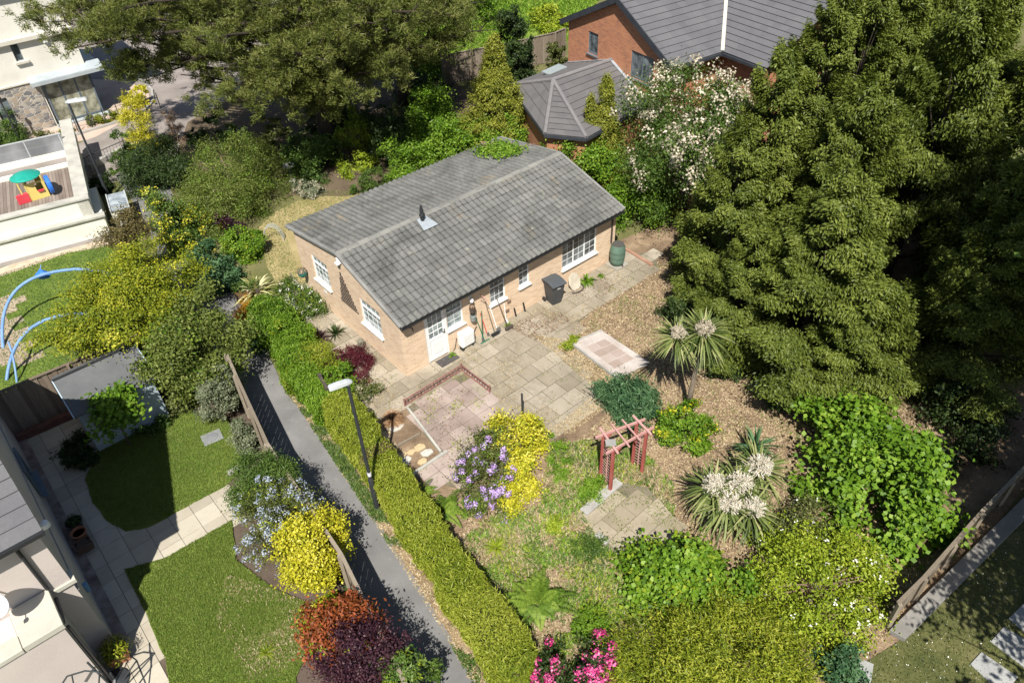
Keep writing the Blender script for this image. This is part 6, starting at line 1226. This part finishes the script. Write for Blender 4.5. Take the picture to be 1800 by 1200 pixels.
# ferns
def fern(label, xy, n, L, seed, pal='fern', open_=.62):
    t = thing("fern", label, "fern", xy); rg = np.random.default_rng(seed); C, N, T, Ls, Ws, ti = [], [], [], [], [], []
    for k in range(n):
        a = rg.uniform(0, 2*pi); l = L*rg.uniform(.7, 1.1); d = np.array([cos(a), sin(a), 0]); s = np.array([-d[1], d[0], 0]); op = rg.uniform(open_*.5, open_*1.4); cc = rg.random()
        for u in np.linspace(.1, 1, 26):
            p = d*l*op*u+np.array([0, 0, l*(.95*u-.55*u*u*min(1.3, op+.45))]); w = .24*L*(1-u)**.7*min(1, u*4)
            for sg in (-1, 1): C.append(p+s*sg*w*.5); T.append(s*sg+d*.35); N.append(np.array([0, 0, 1])+d*.3+rg.normal(size=3)*.15); Ls.append(w*1.05+.01); Ws.append(.026*L/.8); ti.append(.05+.7*cc+.25*rg.random())
    leaf_obj("fronds", np.array(C), np.array(N), np.array(Ls), np.array(Ws), np.array(ti), LM(pal, .3), t, np.array(T), seed, .05); return t
fern("upright bright fern between the hedge and the lower pink slabs", (-2.13, 12.84), 26, 1.0, 1); fern("large upright fern in the bare soil beside the hedge", (0.35, 9.92), 30, 1.25, 2, open_=.6); fern("fern growing against the hedge top corner of the pink slabs", (-2.81, 13.53), 22, .7, 3)
# ---- shrubs of the bungalow garden
plant("evergreen_shrub", "rounded dark green shrub with long leaves beside the arch", "shrub", 3.82, 16.62, 1.00, 0.84, 0.95, 'bluegreen', .17, .22, 8500, 0, 'dome', .2, 40)
plant("euonymus", "green shrub with golden young tips between arch and palm", "shrub", 5.09, 15.27, 0.88, 0.83, 0.85, 'bright', .09, .6, 8000, extra=('yellow', .16, .10, .6))
plant("hazel_bush", "big hazel bush with large bright round leaves under the conifers", "hazel", 9.79, 13.44, 1.80, 2.64, 2.30, 'bright', .15, .8, 14000, 0, 'dome', .36, 34, .34, up=.9, rand=.55)
plant("rounded_leaf_shrub", "green round leaved shrub above the golden juniper", "shrub", 4.04, 10.26, 1.65, 1.28, 1.50, 'bright', .12, .85, 12000, 0, 'dome', .3, 34, .25, up=.8, rand=.6, extra=('lime', .15, .12, .85))
plant("flowering_thicket", "twiggy thicket with sparse white flowers beside the old fence", "shrub", 7.37, 10.11, 1.97, 1.90, 1.60, 'lime', .085, .5, 26000, 0, 'dome', .3, 40, .18, stem=40, stemmat=TWIG, flower=('white', 40, .12, .05, 8))
plant("flowering_thicket", "grey green twigs with small pale blooms under the palm plumes", "shrub", 7.36, 11.71, 0.83, 0.62, 1.20, 'olive', .07, .5, 6000, 0, 'dome', .25, 40, .2, stem=20, stemmat=TWIG, flower=('white', 20, .1, .04, 6))
plant("trailing_shrub", "small leaved shrub trailing over the pale slab at the kerb end", "shrub", 7.16, 7.91, 0.58, 0.67, 0.80, 'bluegreen', .09, .6, 5000)
plant("rhododendron", "lilac flowered rhododendron at the edge of the pink terrace", "rhododendron", -0.74, 14.15, 0.99, 1.57, 1.15, 'olive', .11, .32, 8000, 0, 'dome', .22, 40, .14, flower=('lilac', 46, .13, .055, 48), extra=('bright', .35, .10, .35), stemmat=TWIG)
plant("variegated_euonymus", "golden variegated shrub growing behind the lilac rhododendron", "shrub", 0.10, 15.03, 0.89, 1.38, 1.20, 'yellow', .085, .5, 9500, 0, 'dome', .2, 40, extra=('lime', .3, .08, .5))
plant("variegated_euonymus", "low golden variegated shrub in front of the lilac rhododendron", "shrub", -0.05, 13.32, 0.59, 0.58, 0.60, 'yellow', .085, .5, 4000, 0, 'dome', .16, 40, extra=('lime', .25, .08, .5))
plant("rhododendron", "hot pink rhododendron at the end of the clipped hedge", "rhododendron", 1.17, 8.08, 0.91, 0.84, 1.20, 'dark', .11, .35, 7000, flower=('pink', 80, .15, .06, 50))
for lab, b, pal, n in (("low green mound in the weedy soil by the concrete block", (1.76, 11.51, 0.43, 0.43, 0.30), 'mid', 3500), ("leafy weeds at the foot of the red arch", (2.09, 13.48, 0.41, 0.47, 0.35), 'bright', 2500), ("small green clump under the rhododendron by the fern", (-1.23, 12.96, 0.32, 0.35, 0.30), 'bright', 1600), ("bright green weed patch on the soil above the large fern", (0.98, 12.23, 0.35, 0.29, 0.20), 'lime', 1600),
  ("green weeds beside the yellow shrub and the patio", (1.15, 14.68, 0.37, 0.92, 0.30), 'bright', 2500), ("shaded green clump behind the pink rhododendron", (1.58, 9.22, 0.51, 0.41, 0.60), 'bright', 3500), ("small seedling bush on the mulch by the concrete base", (2.05, 19.88, 0.37, 0.35, 0.30), 'lime', 1200)):
    plant("ground_clump", lab, "weed", *b, pal, .08, .4, n, stem=0)
plant("white_flower_shrub", "white flowered shrub beside the gable path", "shrub", -8.28, 22.29, 1.33, 2.06, 0.90, 'mid', .08, .5, 15000, flower=('white', 90, .10, .045, 9), extra=('lime', .3, .08, .5))
plant("hedge_shrub", "bright leafy shrub spilling over the loose hedge toward the path", "shrub", -7.61, 20.02, 0.91, 1.02, 1.15, 'bright', .08, .5, 9000, extra=('lime', .3, .08, .5))
plant("hedge_shrub", "feathery yellow green shrub at the loose hedge above the board gate", "shrub", -6.66, 18.55, 0.88, 0.84, 1.15, 'juniper', .09, .22, 10000, spray=1.0, up=.8)
plant("orange_heather", "small orange yellow conifer cushion at the path bend", "shrub", -9.72, 22.19, 0.48, 0.51, 0.90, 'orange', .06, .25, 8000, spray=.8, up=.8)
plant("dark_leaf_shrub", "mid green bush below the orange cushion along the path", "shrub", -8.88, 20.74, 0.73, 0.63, 0.90, 'bluegreen', .08, .5, 6000)
plant("red_acer", "low burgundy maple dome beside the gable wall corner", "maple", -5.56, 19.03, 0.96, 0.96, 0.75, 'burgundy', .07, .3, 15000, 0, 'dome', .16, 60, up=.7, stem=10, stemmat=TWIG)
plant("spotted_shrub", "low pale speckled shrub below the burgundy maple", "shrub", -5.12, 17.81, 0.72, 0.66, 0.50, 'olive', .07, .5, 4500, extra=('cream', .4, .06, .5))
plant("leafy_hedge_end", "leafy green bush between board gate and burgundy maple", "shrub", -5.85, 18.15, 0.59, 0.62, 0.90, 'bright', .08, .5, 6000)
# ---- left garden and border along the fence
plant("golden_acer", "large golden leaved maple tree over the walled lawn", "maple", -12.78, 20.48, 2.09, 2.52, 3.60, 'gold', .09, .5, 62000, .8, 'ball', .4, 60, .34, trunk=.11, tj=.35, extra=('yellow', .06, .09, .5), up=1.1, flat=.4)
plant("green_tree", "dense olive green tree beside the shed and tarmac path", "tree", -10.47, 18.66, 1.39, 2.20, 3.00, 'greentree', .11, .5, 34000, .3, 'ball', .36, 60, .24, trunk=.1, extra=('bright', .12, .11, .5))
plant("grey_shrub", "grey green shrub against the path fence beside the shed", "shrub", -10.81, 17.60, 0.69, 0.79, 1.30, 'olive', .09, .45, 8000); plant("silver_shrub", "silvery variegated shrub leaning on the path fence", "shrub", -9.10, 16.95, 0.66, 0.73, 2.00, 'grey', .07, .5, 12000, z0=0.2, shape='ball'); plant("silver_shrub", "small silvery variegated shrub at the fence below the larger one", "shrub", -8.06, 15.61, 0.39, 0.53, 1.40, 'grey', .07, .5, 7000)
plant("fig_tree", "small green tree leaning over the front of the blue shed", "tree", -11.93, 15.95, 0.83, 0.79, 2.20, 'bright', .16, .6, 2600, .9, 'ball', .25, 26, .3, trunk=.035)
plant("shaded_bush", "round dark bush in the house shade by the slab path", "shrub", -13.12, 15.33, 0.57, 0.54, 1.00, 'dark', .09, .4, 7000); plant("low_border_shrub", "low leafy plants along the shed front", "shrub", -11.81, 16.71, 0.88, 0.45, 0.50, 'mid', .09, .5, 4000)
plant("box_shrub", "clipped dark green box mound at the lawn path end", "shrub", -6.77, 13.05, 1.00, 0.96, 2.30, 'mid', .055, .55, 26000, 0.3, 'ball', .2, 60, .07)
plant("ceanothus", "blue flowered ceanothus shrub beside the golden mound", "ceanothus", -6.21, 11.82, 1.03, 1.26, 2.40, 'olive', .06, .4, 15000, 0.3, 'ball', .22, 40, .13, flower=('blue', 120, .12, .045, 22), extra=('lime', .3, .06, .5))
plant("golden_mound", "bright yellow rounded shrub against the path fence", "shrub", -5.16, 11.05, 0.83, 1.02, 2.45, 'yellow', .075, .6, 24000, 0.3, 'ball', .2, 50, .1)
plant("golden_mound", "small yellow shrub below the bright yellow rounded one", "shrub", -4.65, 9.94, 0.43, 0.16, 1.30, 'yellow', .075, .55, 4200, extra=('bright', .3, .08, .5))
plant("photinia", "red leaved photinia shrub above the purple berberis", "photinia", -4.09, 8.65, 0.96, 0.65, 2.60, 'red', .12, .4, 11000, 0.2, 'ball', .22, 40, .2, extra=('lime', .14, .09, .5))
plant("berberis", "dark purple berberis shrub against the fence", "berberis", -3.45, 8.03, 1.03, 0.69, 2.60, 'purple', .06, .6, 20000, 0.2, 'ball', .22, 50, .14)
plant("variegated_laurel", "green laurel with pale leaf edges at the bottom edge", "shrub", -2.67, 7.65, 0.72, 0.61, 2.30, 'mid', .10, .42, 7000, extra=('lime', .35, .09, .4), z0=0.2, shape='ball'); plant("golden_mound", "low golden shrub at the bottom edge under the berberis", "shrub", -3.47, 7.88, 0.60, 0.44, 0.90, 'gold', .08, .5, 4500)
plant("dry_twigs", "bare dry twigs lying under the bright yellow shrub", "shrub", -5.50, 10.85, 0.39, 0.38, 0.35, 'brown', .16, .08, 900, rand=1.5, stem=14, stemmat=TWIG)
plant("border_clump", "small blue green clump in the border soil", "plant", -4.97, 9.98, 0.29, 0.30, 0.30, 'bluegreen', .08, .4, 1100, stem=0)
strap("border_grass", "pale tuft of long grass in the lower lawn", "grass tuft", (-6.16, 9.01), 90, .35, .014, 'lime', 44, .6)
